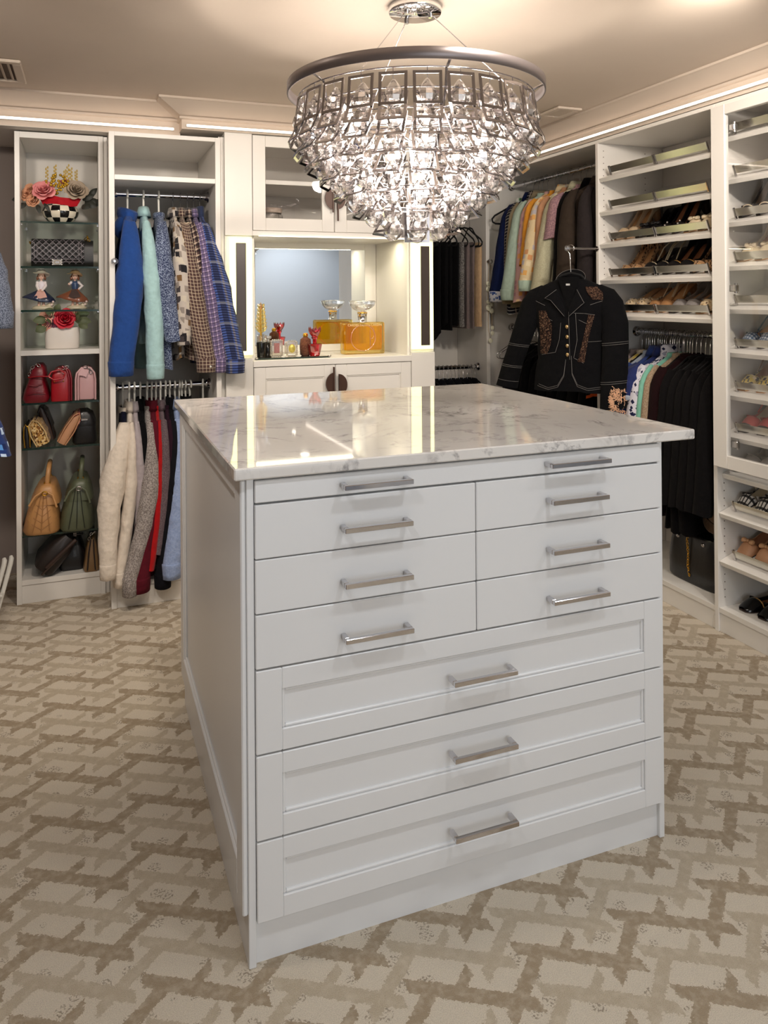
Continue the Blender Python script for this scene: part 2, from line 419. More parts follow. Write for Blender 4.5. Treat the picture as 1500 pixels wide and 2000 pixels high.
crown('trim_4',[(2.468,4.085),(2.468,-.6)],[(2.345,3.96),(2.345,-.6)],2.217,2.285,CEIL)
m=M(); m.box(XL,.43,3.876,YB,2.203,2.215); struct('trim_5',m,WHITE2)     # soffit boards over the cabinets
m=M(); m.box(1.765,2.47,4.086,4.93,2.203,2.215); struct('trim_6',m,WHITE2)
m=M(); m.box(.427,1.763,3.772,YB,2.222,2.234); struct('trim_7',m,WHITE2)
m=M(); m.box(2.47,XR,-.6,4.9,2.222,2.234); struct('trim_8',m,WHITE2)
def led(label,x0,x1,y0,y1,z0,z1,face):
    """aluminium channel with a glowing diffuser on the room side"""
    t=thing('led_strip',label,'light strip',((x0+x1)/2,(y0+y1)/2,z0))
    m=M(); m.box(x0,x1,y0,y1,z0,z1)
    obj('channel',m,WHITE,t,W=True)
    m=M()
    if face=='y': m.box(x0+.004,x1-.004,y0-.006,y0-.0005,z0+.002,z1-.002,.002)
    elif face=='x': m.box(x0-.006,x0-.0005,y0+.004,y1-.004,z0+.002,z1-.002,.002)
    else: m.box(x0+.004,x1-.004,y0+.002,y1-.002,z0-.005,z0-.0005,.002)
    obj('diffuser',m,LED,t,W=True)
led('long white light strip over the handbag cabinet and blue clothes',XL+.02,.40,3.862,3.874,2.230,2.243,'y')
led('white light strip above the glazed cabinet doors, behind the chandelier',.445,1.74,3.757,3.769,2.230,2.243,'y')
led('short white light strip in the corner above the trousers',1.79,2.43,4.072,4.084,2.230,2.243,'y')
led('long white light strip along the top of the shoe shelves',2.455,2.467,-.5,4.03,2.236,2.249,'x')
# ------------------------------------------------------------------ ceiling vents, downlights
def vent(x,y,sx,sy,label):
    t=thing('ceiling_vent',label,'vent',(x,y,CEIL-.014),group=None)
    m=M(); w=.035
    m.box(-sx/2,sx/2,-sy/2,-sy/2+w,0,.012,.004); m.box(-sx/2,sx/2,sy/2-w,sy/2,0,.012,.004)
    m.box(-sx/2,-sx/2+w,-sy/2+w,sy/2-w,0,.012,.004); m.box(sx/2-w,sx/2,-sy/2+w,sy/2-w,0,.012,.004); obj('frame',m,CEILM,t)
    m=M(); m.box(-sx/2+w,sx/2-w,-sy/2+w,sy/2-w,.0105,.0125); obj('duct',m,plain('vent_duct',(96,78,66),.8),t)
    n=7; sl=None
    for i in range(n):
        xx=-sx/2+w+(i+.5)*(sx-2*w)/n
        m=M(); m.box(-.006,.006,-sy/2+w,sy/2-w,-.001,.0012); m.xf(TR(xx,0,.006)@RY(R(35))); obj('louvre',m,CEILM,t)
vent(-.37,3.455,.27,.33,'white ceiling vent above the handbag cabinet')
vent(2.225,3.31,.14,.20,'small white ceiling vent beside the chandelier and right-hand crown moulding')
DLL=emit('downlight_lens',(255,240,220),9)
for i,(x,y,_,_2,_3) in enumerate(DOWNLIGHTS_AND_FILL):
    t=thing('downlight','round recessed ceiling downlight with white trim, in a set with added fill lamps','light',(x,y,CEIL-.008),group='recessed downlights behind and beside the island')
    m=M(); m.lathe([(.048,.004),(.05,0),(.066,0),(.068,.007),(.05,.0075)],28,caps=False); obj('trim_ring',m,WHITE,t)
    m=M(); m.lathe([(.001,.004),(.048,.004)],24); obj('lens',m,DLL,t)
# ------------------------------------------------------------------ island
SX0,SX1,SY0,SY1,ZT=.283,1.497,1.610,2.79,1.061
BX0,BX1,FY=.311,1.402,1.622
isl=thing('island_cabinet','large white closet island with chrome-handled drawers','island',((BX0+BX1)/2,2.2,0))
def quartz():
    t=NT('veined_quartz'); t.set(Roughness=.045); t.b.inputs['Coat Weight'].default_value=.3; P=t.coord('Object')
    v=t.node('ShaderNodeTexNoise',i_Scale=3.2,i_Detail=9.0,i_Roughness=.66,i_Distortion=1.6); t.l.new(P,v.inputs['Vector'])
    a=t.math('ABSOLUTE',t.math('SUBTRACT',v.outputs[0],.5)); vein=t.math('SUBTRACT',1.0,t.math('MULTIPLY',a,24),clamp=True)
    br=t.noise(9,3,P); vein=t.math('MULTIPLY',vein,t.math('MULTIPLY_ADD',br,4.2,-1.75,clamp=True))
    f=t.noise(70,4,P); k=t.math('MULTIPLY',vein,t.math('MULTIPLY_ADD',f,2.0,-.45,clamp=True))
    cl=t.noise(4.5,4,P); b=t.mix(cl,lin((216,211,205)),lin((236,232,227)))
    t.base(t.mix(t.math('MULTIPLY',k,1.0,clamp=True),b,lin((112,106,108)))); return t.m
QUARTZ=quartz()
m=M(); m.box(SX0,SX1,SY0,SY1,ZT-.026,ZT,.003); top=based('island_worktop',m,QUARTZ,'polished white quartz slab with grey veins on the island','worktop')
FRONT=plain('island_front_lacquer',(226,226,226),.3,bs=.03,bscale=400,var=.008)
m=M(); m.box(BX0+.018,BX1-.018,1.645,2.76,.0,ZT-.026); obj('carcass',m,FRONT,isl,W=True)
# side panels run to the floor
for nm,x0,x1 in (('side_panel',BX0,BX0+.016),('side_panel',BX1-.016,BX1)):
    m=M(); m.box(x0,x1,1.628,2.775,0,ZT-.0265,.0015); obj(nm,m,FRONT,isl,W=True)
# left face: applied shaker frame
m=M(); x0,x1=BX0-.012,BX0
m.box(x0,x1,1.632,1.70,.11,ZT-.03,.003); m.box(x0,x1,2.70,2.77,.11,ZT-.03,.003); m.box(x0,x1,1.70,2.70,.11,.19,.003); m.box(x0,x1,1.70,2.70,.985,ZT-.03,.003)
for (a,b,c,d) in ((1.70,1.712,.19,.985),(2.688,2.70,.19,.985),(1.712,2.688,.19,.202),(1.712,2.688,.973,.985)): m.box(BX0-.007,BX0,a,b,c,d,.003)
obj('panel_frame',m,FRONT,isl,W=True)
m=M(); m.box(BX0+.016,BX1-.016,1.640,1.646,0,.09); obj('plinth',m,FRONT,isl,W=True)
def bar_handle(x0,x1,z,y,par,mt=CHROME,d=.032):
    m=M(); w=.0055; m.box(x0,x1,y-d-w,y-d+w,z-w,z+w,.0012); m.box(x0,x0+2*w,y-d+w,y,z-w,z+w,.001); m.box(x1-2*w,x1,y-d+w,y,z-w,z+w,.001)
    return obj('handle',m,mt,par,W=True)
def slab_front(x0,x1,z0,z1,hs):
    m=M(); m.box(x0,x1,FY,FY+.019,z0,z1,.002); d=obj('drawer_front',m,FRONT,isl,W=True)
    for h in hs: bar_handle(h[0],h[1],h[2],FY,d)
def shaker(x0,x1,z0,z1,y,par,name,mt,fw_=.052,dep=.009,th=.02,fwz=None):
    """framed panel with a stepped inner moulding"""
    fz=fwz or fw_; m=M()
    m.box(x0,x0+fw_,y,y+th,z0,z1,.0018); m.box(x1-fw_,x1,y,y+th,z0,z1,.0018)
    m.box(x0+fw_,x1-fw_,y,y+th,z0,z0+fz,.0018); m.box(x0+fw_,x1-fw_,y,y+th,z1-fz,z1,.0018)
    i0,i1,j0,j1=x0+fw_,x1-fw_,z0+fz,z1-fz; s=.007
    m.box(i0,i0+s,y+dep*.45,y+th,j0,j1,.002); m.box(i1-s,i1,y+dep*.45,y+th,j0,j1,.002); m.box(i0+s,i1-s,y+dep*.45,y+th,j0,j0+s,.002); m.box(i0+s,i1-s,y+dep*.45,y+th,j1-s,j1,.002)
    m.box(i0+s,i1-s,y+dep,y+th,j0+s,j1-s)
    return obj(name,m,mt,par,W=True)
g=.0018; DX0,DX1,DM=.328,1.392,.852
slab_front(DX0,DX1,.980+g,1.029,[(.517,.678,1.004),(1.040,1.212,1.006)])
for (z0,z1,hz,hr) in ((.862,.978,.911,.917),(.746,.861,.791,.797),(.629,.745,.672,.677)):
    slab_front(DX0,DM-g/2,z0+g/2,z1-g/2,[(.517,.677,hz)]); slab_front(DM+g/2,DX1,z0+g/2,z1-g/2,[(1.043,1.205,hr)])
for (z0,z1,hz) in ((.449,.627,.531),(.267,.447,.357),(.094,.265,.176)):
    d=shaker(DX0,DX1,z0+g/2,z1-g/2,FY,isl,'drawer_front',FRONT,.056,fwz=.046); bar_handle(.776,.941,hz,FY,d)
# ------------------------------------------------------------------ wall cabinets
def holes(par,pts,axis,name='shelf_pin_hole'):
    m=M()
    for p in pts:
        if axis=='x': m.lathe([(.001,0),(.0026,0)],6,(p[1],p[2],0)); 
    return m
def rod(par,a,b,r=.0125,name='clothes_rod'):
    a,b=Vector(a),Vector(b); m=M(); m.tube([tuple(a),tuple(b)],r,14); t=obj(name,m,CHROME,par,W=True,label='chrome clothes rod')
    u=(b-a).normalized()
    for p,s in ((a,1),(b,-1)):
        m=M(); m.tube([tuple(p),tuple(p+u*s*.004),tuple(p+u*s*.006),tuple(p+u*s*.02)],[.027,.027,.019,.018],16); obj('flange',m,CHROME,t,W=True)
    return t
def board(par,name,x0,x1,y0,y1,z0,z1,mt=WHITE,b=.001):
    m=M(); m.box(x0,x1,y0,y1,z0,z1,b); return obj(name,m,mt,par,W=True)
# --- handbag cabinet with glass shelves
A0,A1,AY,AB,AH=-.311,.076,3.949,4.375,2.196
bc=thing('handbag_cabinet','tall narrow white open cabinet with glass shelves holding handbags','cabinet',((A0+A1)/2,4.15,0))
board(bc,'side_panel',A0,A0+.022,AY,AB,0,AH); board(bc,'side_panel',A1-.022,A1,AY,AB,0,AH)
board(bc,'back_panel',A0+.022,A1-.022,AB-.012,AB,.0,AH-.001,WHITE2); board(bc,'top_panel',A0+.022,A1-.022,AY,AB-.012,AH-.028,AH)
board(bc,'shelf',A0+.022,A1-.022,AY+.004,AB-.012,1.152,1.176); board(bc,'bottom_shelf',A0+.022,A1-.022,AY+.003,AB-.012,.086,.110)
board(bc,'plinth',A0+.022,A1-.022,AY+.008,AY+.024,0,.084)
GZ=(1.781,1.570,1.365,.930,.720,.315)
for z in GZ:
    m=M(); x0,x1,y0,y1=A0+.024,A1-.024,AY+.010,AB-.014
    m.add([(x0,y0,z),(x1,y0,z),(x1,y1,z),(x0,y1,z)],[(0,1,2,3)],mi=0); m.add([(x0,y0,z-.009),(x1,y0,z-.009),(x1,y1,z-.009),(x0,y1,z-.009)],[(3,2,1,0)],mi=0)
    m.add([(x0,y0,z-.009),(x1,y0,z-.009),(x1,y0,z),(x0,y0,z)],[(0,1,2,3)],mi=1)
    s=obj('glass_shelf',m,[SHELFG,GEDGE],bc,W=True)
    for xx in (A0+.022,A1-.030):
        for yy in (AY+.05,AB-.07): m=M(); m.box(xx,xx+.008,yy,yy+.012,z-.016,z-.0092,.001); obj('shelf_clip',m,CHROME,s,W=True)
# --- filler stile beside it
m=M(); m.box(A1+.001,.094,3.962,3.982,0,AH); based('filler_strip',m,WHITE,'narrow white filler strip between handbag cabinet and clothes cabinet','filler')
# --- two-rod clothes cabinet
B0,B1,BY,BB,BH=.096,.600,3.735,4.36,2.182
hc=thing('hanging_cabinet','white open clothes cabinet with two chrome rods of shirts and sweaters','cabinet',((B0+B1)/2,4.0,0))
board(hc,'side_panel',B0,B0+.024,BY,BB,0,BH); board(hc,'side_panel',B1-.024,B1,BY,BB,0,BH)
board(hc,'back_panel',B0+.024,B1-.024,BB-.012,BB,0,BH-.001,WHITE2); board(hc,'top_panel',B0+.024,B1-.024,BY,BB-.012,BH-.02,BH)
board(hc,'shelf',B0+.024,B1-.024,BY+.003,BB-.012,1.962,1.985); board(hc,'bottom_shelf',B0+.024,B1-.024,BY+.003,BB-.012,.090,.112)
board(hc,'plinth',B0+.024,B1-.024,BY+.006,BY+.024,0,.088)
rod(hc,(B0+.024,3.97,1.925),(B1-.024,3.97,1.925))
rod(hc,(B0+.024,3.97,.983),(B1-.024,3.97,.983))
def crystal_knob(par,base,dirv,L,r=.016):
    B=Vector(base); d=Vector(dirv).normalized(); m=M(); m.tube([tuple(B),tuple(B+d*.004),tuple(B+d*.006),tuple(B+d*L)],[.011,.011,.004,.004],10); t=obj('crystal_knob',m,CHROME,par,W=True,label='faceted crystal knob')
    m=M(); m.lathe([(.001,-r*.9),(r*.55,-r*.75),(r,-.1*r),(r*.8,r*.6),(r*.35,r*.85),(.001,r*.86)],10,sm=False); q=Vector((0,0,1)).rotation_difference(d).to_matrix().to_4x4(); m.xf(TR(*(B+d*(L+r*.6)))@q); obj('crystal',m,GLASS,t,W=True)
    return t
crystal_knob(hc,(.118,BY,1.585),(0,-1,0),.02)
# --- centre vanity: columns, upper glazed cabinet, niche, base cabinet
CY,K=3.78,1.0216
L0,L1,R0,R1=.628,.762,1.608,1.744
CZ,DZ,UZ,TZ=1.104,1.072,1.752,2.222
board_=board
m=M(); m.box(B1+.001,L0-.001,3.80,3.82,0,2.2); m.box(B1+.008,L0-.008,3.79,3.80,0,2.2,.004); based('fluted_filler_strip',m,WHITE,'narrow stepped white filler strip left of the lit vanity column','filler')
def column(x0,x1,label,d0,d1):
    t=thing('vanity_column',label,'column',((x0+x1)/2,CY+.2,0))
    board(t,'upper_panel',x0,x1,CY,CY+.5,1.720,TZ); board(t,'middle_panel',x0,x1,CY+.012,CY+.5,1.118,1.719); board(t,'lower_panel',x0,x1,CY,CY+.5,.0,1.117)
    s=thing('wall_sconce',('left' if x0<1 else 'right')+' glowing sconce with dark strip beside the '+('gold leaf bottle' if x0<1 else 'amber perfume'),'sconce',((x0+x1)/2,CY,1.135))
    a,b=(x0+.022,x1-.002) if x0<1 else (x0+.004,x1-.010); z0,z1=1.134,1.706
    m=M(); w=d0-a
    m.box(a,d0,CY-.008,CY+.011,z0,z1,.002); m.box(d1,b,CY-.008,CY+.011,z0,z1,.002); m.box(d0,d1,CY-.008,CY+.011,z1-.022,z1,.002); m.box(d0,d1,CY-.008,CY+.011,z0,z0+.019,.002)
    obj('glowing_frame',m,LEDW,s,W=True)
    m=M(); m.box(d0+.0005,d1-.0005,CY-.009,CY+.011,z0+.0195,z1-.0225,.002); obj('dark_panel',m,DARKG,s,W=True)
    return t
column(L0,L1,'white column left of the perfume niche with a glowing sconce',.679,.729)
column(R0,R1,'white column right of the perfume niche with a glowing sconce',1.662,1.714)
vc=thing('vanity_base_cabinet','white base cabinet with two panelled doors below the perfume niche','cabinet',((L1+R0)/2,4.05,0))
board(vc,'carcass',L1+.001,R0-.001,CY+.022,4.29,.09,DZ-.001); board(vc,'plinth',L1+.001,R0-.001,CY+.06,CY+.08,0,.089)
MIDX=1.185
def half_oval_handle(par,x,z,side,y=CY,bar=(.0,.0)):
    """bronze pull: vertical bar with a half-oval plate"""
    m=M(); s=-1 if side=='l' else 1
    pts=[(x+s*(.0+.046*math.cos(a)),z+.056*math.sin(a)) for a in [PI/2-PI*i/18 for i in range(19)]]
    pts=pts if s>0 else pts
    m.prism(pts if s<0 else pts[::-1],y-.024,y-.017,'y')
    m.box(x-.008 if s<0 else x,x if s<0 else x+.008,y-.028,y-.018,z+bar[0],z+bar[1],.001)
    m.box(x+s*.02-.005,x+s*.02+.005,y-.018,y,z-.02,z-.01); m.box(x+s*.02-.005,x+s*.02+.005,y-.018,y,z+.01,z+.02)
    return obj('handle',m,BRONZE,par,W=True,label='dark bronze half-oval handle',fix=True)
dl=shaker(L1+.003,MIDX-.0015,.094,DZ-.003,CY,vc,'door',WHITE,.058); dr=shaker(MIDX+.0015,R0-.003,.094,DZ-.003,CY,vc,'door',WHITE,.058)
half_oval_handle(dl,MIDX-.012,.975,'l',bar=(-.12,.085)); half_oval_handle(dr,MIDX+.010,.967,'r',bar=(-.14,.055))
m=M(); m.box(L1+.001,R0-.001,CY-.006,4.30,DZ,CZ,.002); based('vanity_worktop',m,WHITE,'white worktop shelf under the perfumes','worktop')
ni=thing('mirror_niche','white framed niche lined with panels behind the perfume','niche',((L1+R0)/2,4.2,CZ))
board(ni,'back_panel',L1+.001,R0-.001,4.272,4.29,CZ,UZ-.03); board(ni,'side_panel',L1+.001,L1+.016,CY+.04,4.272,CZ,UZ-.03); board(ni,'side_panel',R0-.016,R0-.001,CY+.02,4.272,CZ,UZ-.03)
m=M()
for (a,b,c,d) in ((.795,.872,CZ+.001,1.735),(1.520,1.590,CZ+.001,1.735),(.872,1.520,1.689,1.735),(.872,1.520,CZ+.001,1.145)): m.box(a,b,4.262,4.272,c,d,.002)
obj('mirror_frame',m,WHITE,ni,W=True)
MIRM=plain('mirror_silver',(232,236,238),.004,1,var=0)
m=M(); m.box(.8725,1.5195,4.2625,4.2715,1.1455,1.6885); based('niche_mirror',m,MIRM,'frameless mirror at the back of the perfume niche','mirror')
uc=thing('glazed_wall_cabinet','white upper cabinet with two glass doors behind the chandelier','cabinet',((L1+R0)/2,4.05,UZ-.03))
board(uc,'bottom_panel',L1+.001,R0-.001,CY+.004,4.29,UZ-.03,UZ-.006); board(uc,'top_panel',L1+.001,R0-.001,CY+.021,4.29,TZ-.02,TZ)
board(uc,'side_panel',L1+.001,L1+.018,CY+.021,4.29,UZ-.006,TZ-.02); board(uc,'side_panel',R0-.018,R0-.001,CY+.021,4.29,UZ-.006,TZ-.02); board(uc,'back_panel',L1+.018,R0-.018,4.275,4.29,UZ-.006,TZ-.02,WHITE2); board(uc,'shelf',L1+.018,R0-.018,CY+.03,4.275,1.982,2.004)
def glass_door(x0,x1,side):
    m=M(); w,wt,wb=.064,.056,.062; z0,z1=UZ-.004,TZ-.004
    m.box(x0,x0+w,CY,CY+.02,z0,z1,.002); m.box(x1-w,x1,CY,CY+.02,z0,z1,.002); m.box(x0+w,x1-w,CY,CY+.02,z0,z0+wb,.002); m.box(x0+w,x1-w,CY,CY+.02,z1-wt,z1,.002)
    d=obj('door',m,WHITE,uc,W=True)
    m=M(); m.box(x0+w+.0003,x1-w-.0003,CY+.010,CY+.013,z0+wb+.0003,z1-wt-.0003); obj('glass_pane',m,PANE,d,W=True)
    return d
dl=glass_door(L1+.003,MIDX-.0015,'l'); dr=glass_door(MIDX+.0015,R0-.003,'r')
half_oval_handle(dl,MIDX-.010,1.918,'l',bar=(-.072,.10)); half_oval_handle(dr,MIDX+.008,1.918,'r',bar=(-.115,.065))
led('thin warm light strip under the glazed cabinet above the perfume niche',L1+.03,R0-.03,CY+.006,CY+.024,UZ-.034,UZ-.0305,'y')
vl=area_light('niche_strip_lamp',((L1+R0)/2,CY+.12,UZ-.04),(0,0,0),.75,.05,2.2,(1,.90,.62))
# --- corner trouser cabinet
tc=thing('trouser_cabinet','white open corner cabinet with trousers on two rods','cabinet',(2.1,4.72,0))
board(tc,'side_panel',2.452,2.478,4.50,4.93,0,2.203); board(tc,'side_panel',1.803,1.823,4.50,4.93,0,2.203); board(tc,'back_panel',1.823,2.452,4.93,4.945,0,2.203,WHITE2)
board(tc,'header',1.823,2.452,4.50,4.52,2.083,2.203); board(tc,'top_panel',1.823,2.452,4.52,4.93,2.083,2.10); board(tc,'bottom_shelf',1.823,2.452,4.50,4.93,.09,.11)
rod(tc,(1.823,4.62,1.987),(2.452,4.62,1.987)); rod(tc,(1.823,4.62,.941),(2.452,4.62,.941))
# --- right-hand run
FX,BKX=2.468,2.885
D1,D2=3.325,2.53
rc=thing('coat_cabinet','white open cabinet where the pastel blouses and dark jackets hang','cabinet',(2.68,3.97,0))
board(rc,'divider',FX,BKX,D1,D1+.021,0,2.2); board(rc,'end_panel',2.479,BKX,4.60,4.62,0,2.2); board(rc,'back_panel',BKX,BKX+.014,D1+.021,4.60,0,2.2,WHITE2); board(rc,'top_panel',FX,BKX,D1+.0,4.60,2.2,2.221); board(rc,'bottom_shelf',FX+.003,BKX,D1+.021,4.60,.079,.101); board(rc,'plinth',FX+.008,FX+.024,D1+.021,4.60,0,.078)
rod(rc,(2.705,D1+.021,2.155),(2.705,4.60,2.155)); rod(rc,(2.70,D1+.021,1.20),(2.70,4.60,1.20))
SHZ=(2.006,1.831,1.665,1.481,1.301)
sc=thing('shoe_shelf_cabinet','white open cabinet of slanted shoe shelves above black hanging clothes','cabinet',(2.68,2.93,0))
board(sc,'divider',FX,BKX,D2,D2+.021,0,2.2); board(sc,'back_panel',BKX,BKX+.014,D2+.021,D1,0,2.2,WHITE2); board(sc,'top_panel',FX,BKX,D2,D1-.0005,2.2,2.221); board(sc,'bottom_shelf',FX+.003,BKX,D2+.021,D1-.0005,.079,.101); board(sc,'plinth',FX+.008,FX+.024,D2+.021,D1-.0005,0,.078)
SLP=R(20)
def shoe_shelf(par,z,y0,y1,xf=FX+.004,two=True,slope=SLP):
    m=M(); L=(BKX-xf)/math.cos(slope)-.012; m.box(0,L,y0,y1,-.021,0,.0012); m.xf(TR(xf,0,z)@RY(-slope)); s=obj('slanted_shelf',m,WHITE,par,W=True)
    segs=[(y0+.05,(y0+y1)/2-.003),((y0+y1)/2+.003,y1-.05)] if two else [(y0+.03,y1-.05)]
    for a,b in segs:
        m=M(); m.box(.040,.0425,a,b,.013,.046,.0006); m.xf(TR(xf,0,z)@RY(-slope)); obj('shoe_rail',m,ALU,s,W=True)
        for e in (a,b-.006):
            m=M(); m.box(.036,.046,e,e+.006,.0,.050,.001); m.xf(TR(xf,0,z)@RY(-slope)); obj('rail_bracket',m,CHROME,s,W=True)
    return s
for z in SHZ: shoe_shelf(sc,z+.010,D2+.022,D1-.001)
def pin_holes(par,y,ny,zs,xs=(FX+.035,FX+.30)):
    m=M()
    for z in zs:
        for x in xs:
            c=[(x+.0028*math.cos(a),y+ny*.0006,z+.0028*math.sin(a)) for a in [2*PI*i/6 for i in range(6)]]
            m.add(c,[tuple(range(6)) if ny>0 else tuple(range(6))[::-1]])
    o=obj('shelf_pin_holes',m,HOLE,par,W=True); o['kind']='stuff'
rod(sc,(2.705,D2+.021,1.224),(2.705,D1,1.224))
pin_holes(sc,D1,-1,[1.33+.032*i for i in range(27)])
dc=thing('glazed_shoe_cabinet','tall white shoe cabinet with a framed glass door','cabinet',(2.68,2.05,0))
E0=1.62
board(dc,'side_panel',FX,BKX,E0,E0+.02,0,2.2); board(dc,'back_panel',BKX,BKX+.014,E0,D2-.0005,0,2.2,WHITE2); board(dc,'top_panel',FX,BKX,E0,D2-.0005,2.2,2.221); board(dc,'bottom_shelf',FX+.003,BKX,E0+.02,D2-.0005,.079,.101); board(dc,'plinth',FX+.008,FX+.024,E0+.02,D2-.0005,0,.078)
GSZ=(2.064,1.886,1.708,1.526,1.348,1.168,.990,.818,.655)
for z in GSZ: shoe_shelf(dc,z+.006,E0+.021,D2-.002,FX+.022,False)
for z in (.488,.286): shoe_shelf(dc,z+.010,E0+.021,D2-.002,FX+.004,False)
pin_holes(dc,D2-.0005,-1,[.14+.032*i for i in range(17)]+[.74+.032*i for i in range(44)])
m=M(); y1,y0=D2-.005,E0+.002; z0,z1=.700,2.196; w=.074
X0,X1=FX-.026,FX-.003
m.box(X0,X1,y1-w,y1,z0,z1,.002); m.box(X0,X1,y0,y0+w,z0,z1,.002); m.box(X0,X1,y0+w,y1-w,z0,z0+.054,.002); m.box(X0,X1,y0+w,y1-w,z1-.042,z1,.002); dd=obj('door',m,WHITE,dc,W=True)
m=M(); m.box(X0+.010,X0+.014,y0+w+.0003,y1-w-.0003,z0+.0543,z1-.0423); obj('glass_pane',m,PANE,dd,W=True)
for z in (2.10,1.44,.80):
    m=M(); m.box(X1+.001,X1+.02,y1-w-.03,y1-w+.012,z-.014,z+.014,.003); m.box(X1+.004,X1+.05,y1-.028,y1-.012,z-.008,z+.008,.002); m.tube([(X1+.012,y1-w-.02,z-.02),(X1+.012,y1-w-.02,z+.02)],.007,8); obj('hinge',m,NICKEL,dd,W=True)
# ------------------------------------------------------------------ hangers and clothes
def hook_pts(r=.019,drop=.09,turn=1):
    pts=[(0,-turn*r*math.sin(a),r*math.cos(a)*1.0) for a in [R(-125+10*i) for i in range(0,31)]]
    pts=[(0,turn*r*math.sin(R(a)),r*math.cos(R(a))) for a in range(-130,95,15)]
    pts+= [(0,turn*r*.9,-r*.6),(0,turn*.004,-r*1.7),(0,0,-drop)]
    return pts
def hanger(label,loc,rotz,hw=.20,drop=.09,style='plastic',mt=None,hook=None,group=None,bar=True,dh=.10):
    """origin at the rod: hook over it, arms below, arms along local y"""
    t=thing('hanger',label,'hanger',loc,rotz,group)
    r={'plastic':.0058,'velvet':.006,'wire':.0022,'slim':.004}[style]
    m=M(); m.tube(hook_pts(.0145+ (.0058 if style=='plastic' else .003),drop),.0050 if style=='plastic' else .0022,8); obj('hook',m,hook or (WPLAST if style=='plastic' else CHROME),t)
    A=[(0,-hw,-drop-dh),(0,-hw*.92,-drop-dh*.80),(0,-hw*.55,-drop-dh*.42),(0,-.05,-drop-.012),(0,0,-drop),(0,.05,-drop-.012),(0,hw*.55,-drop-dh*.42),(0,hw*.92,-drop-dh*.80),(0,hw,-drop-dh)]
    if bar:
        A=A[1:-1]; A+= [(0,hw,-drop-dh*.97),(0,hw*.985,-drop-dh*1.12),(0,hw*.9,-drop-dh*1.2),(0,0,-drop-dh*1.22),(0,-hw*.9,-drop-dh*1.2),(0,-hw*.985,-drop-dh*1.12),(0,-hw,-drop-dh*.97)]
    m=M(); m.tube(A,r,8,closed=bar,flat=.55 if style=='velvet' else 1); obj('frame',m,mt or {'plastic':WPLAST,'velvet':BLACK,'wire':CHROME,'slim':BRONZE}[style],t)
    return t
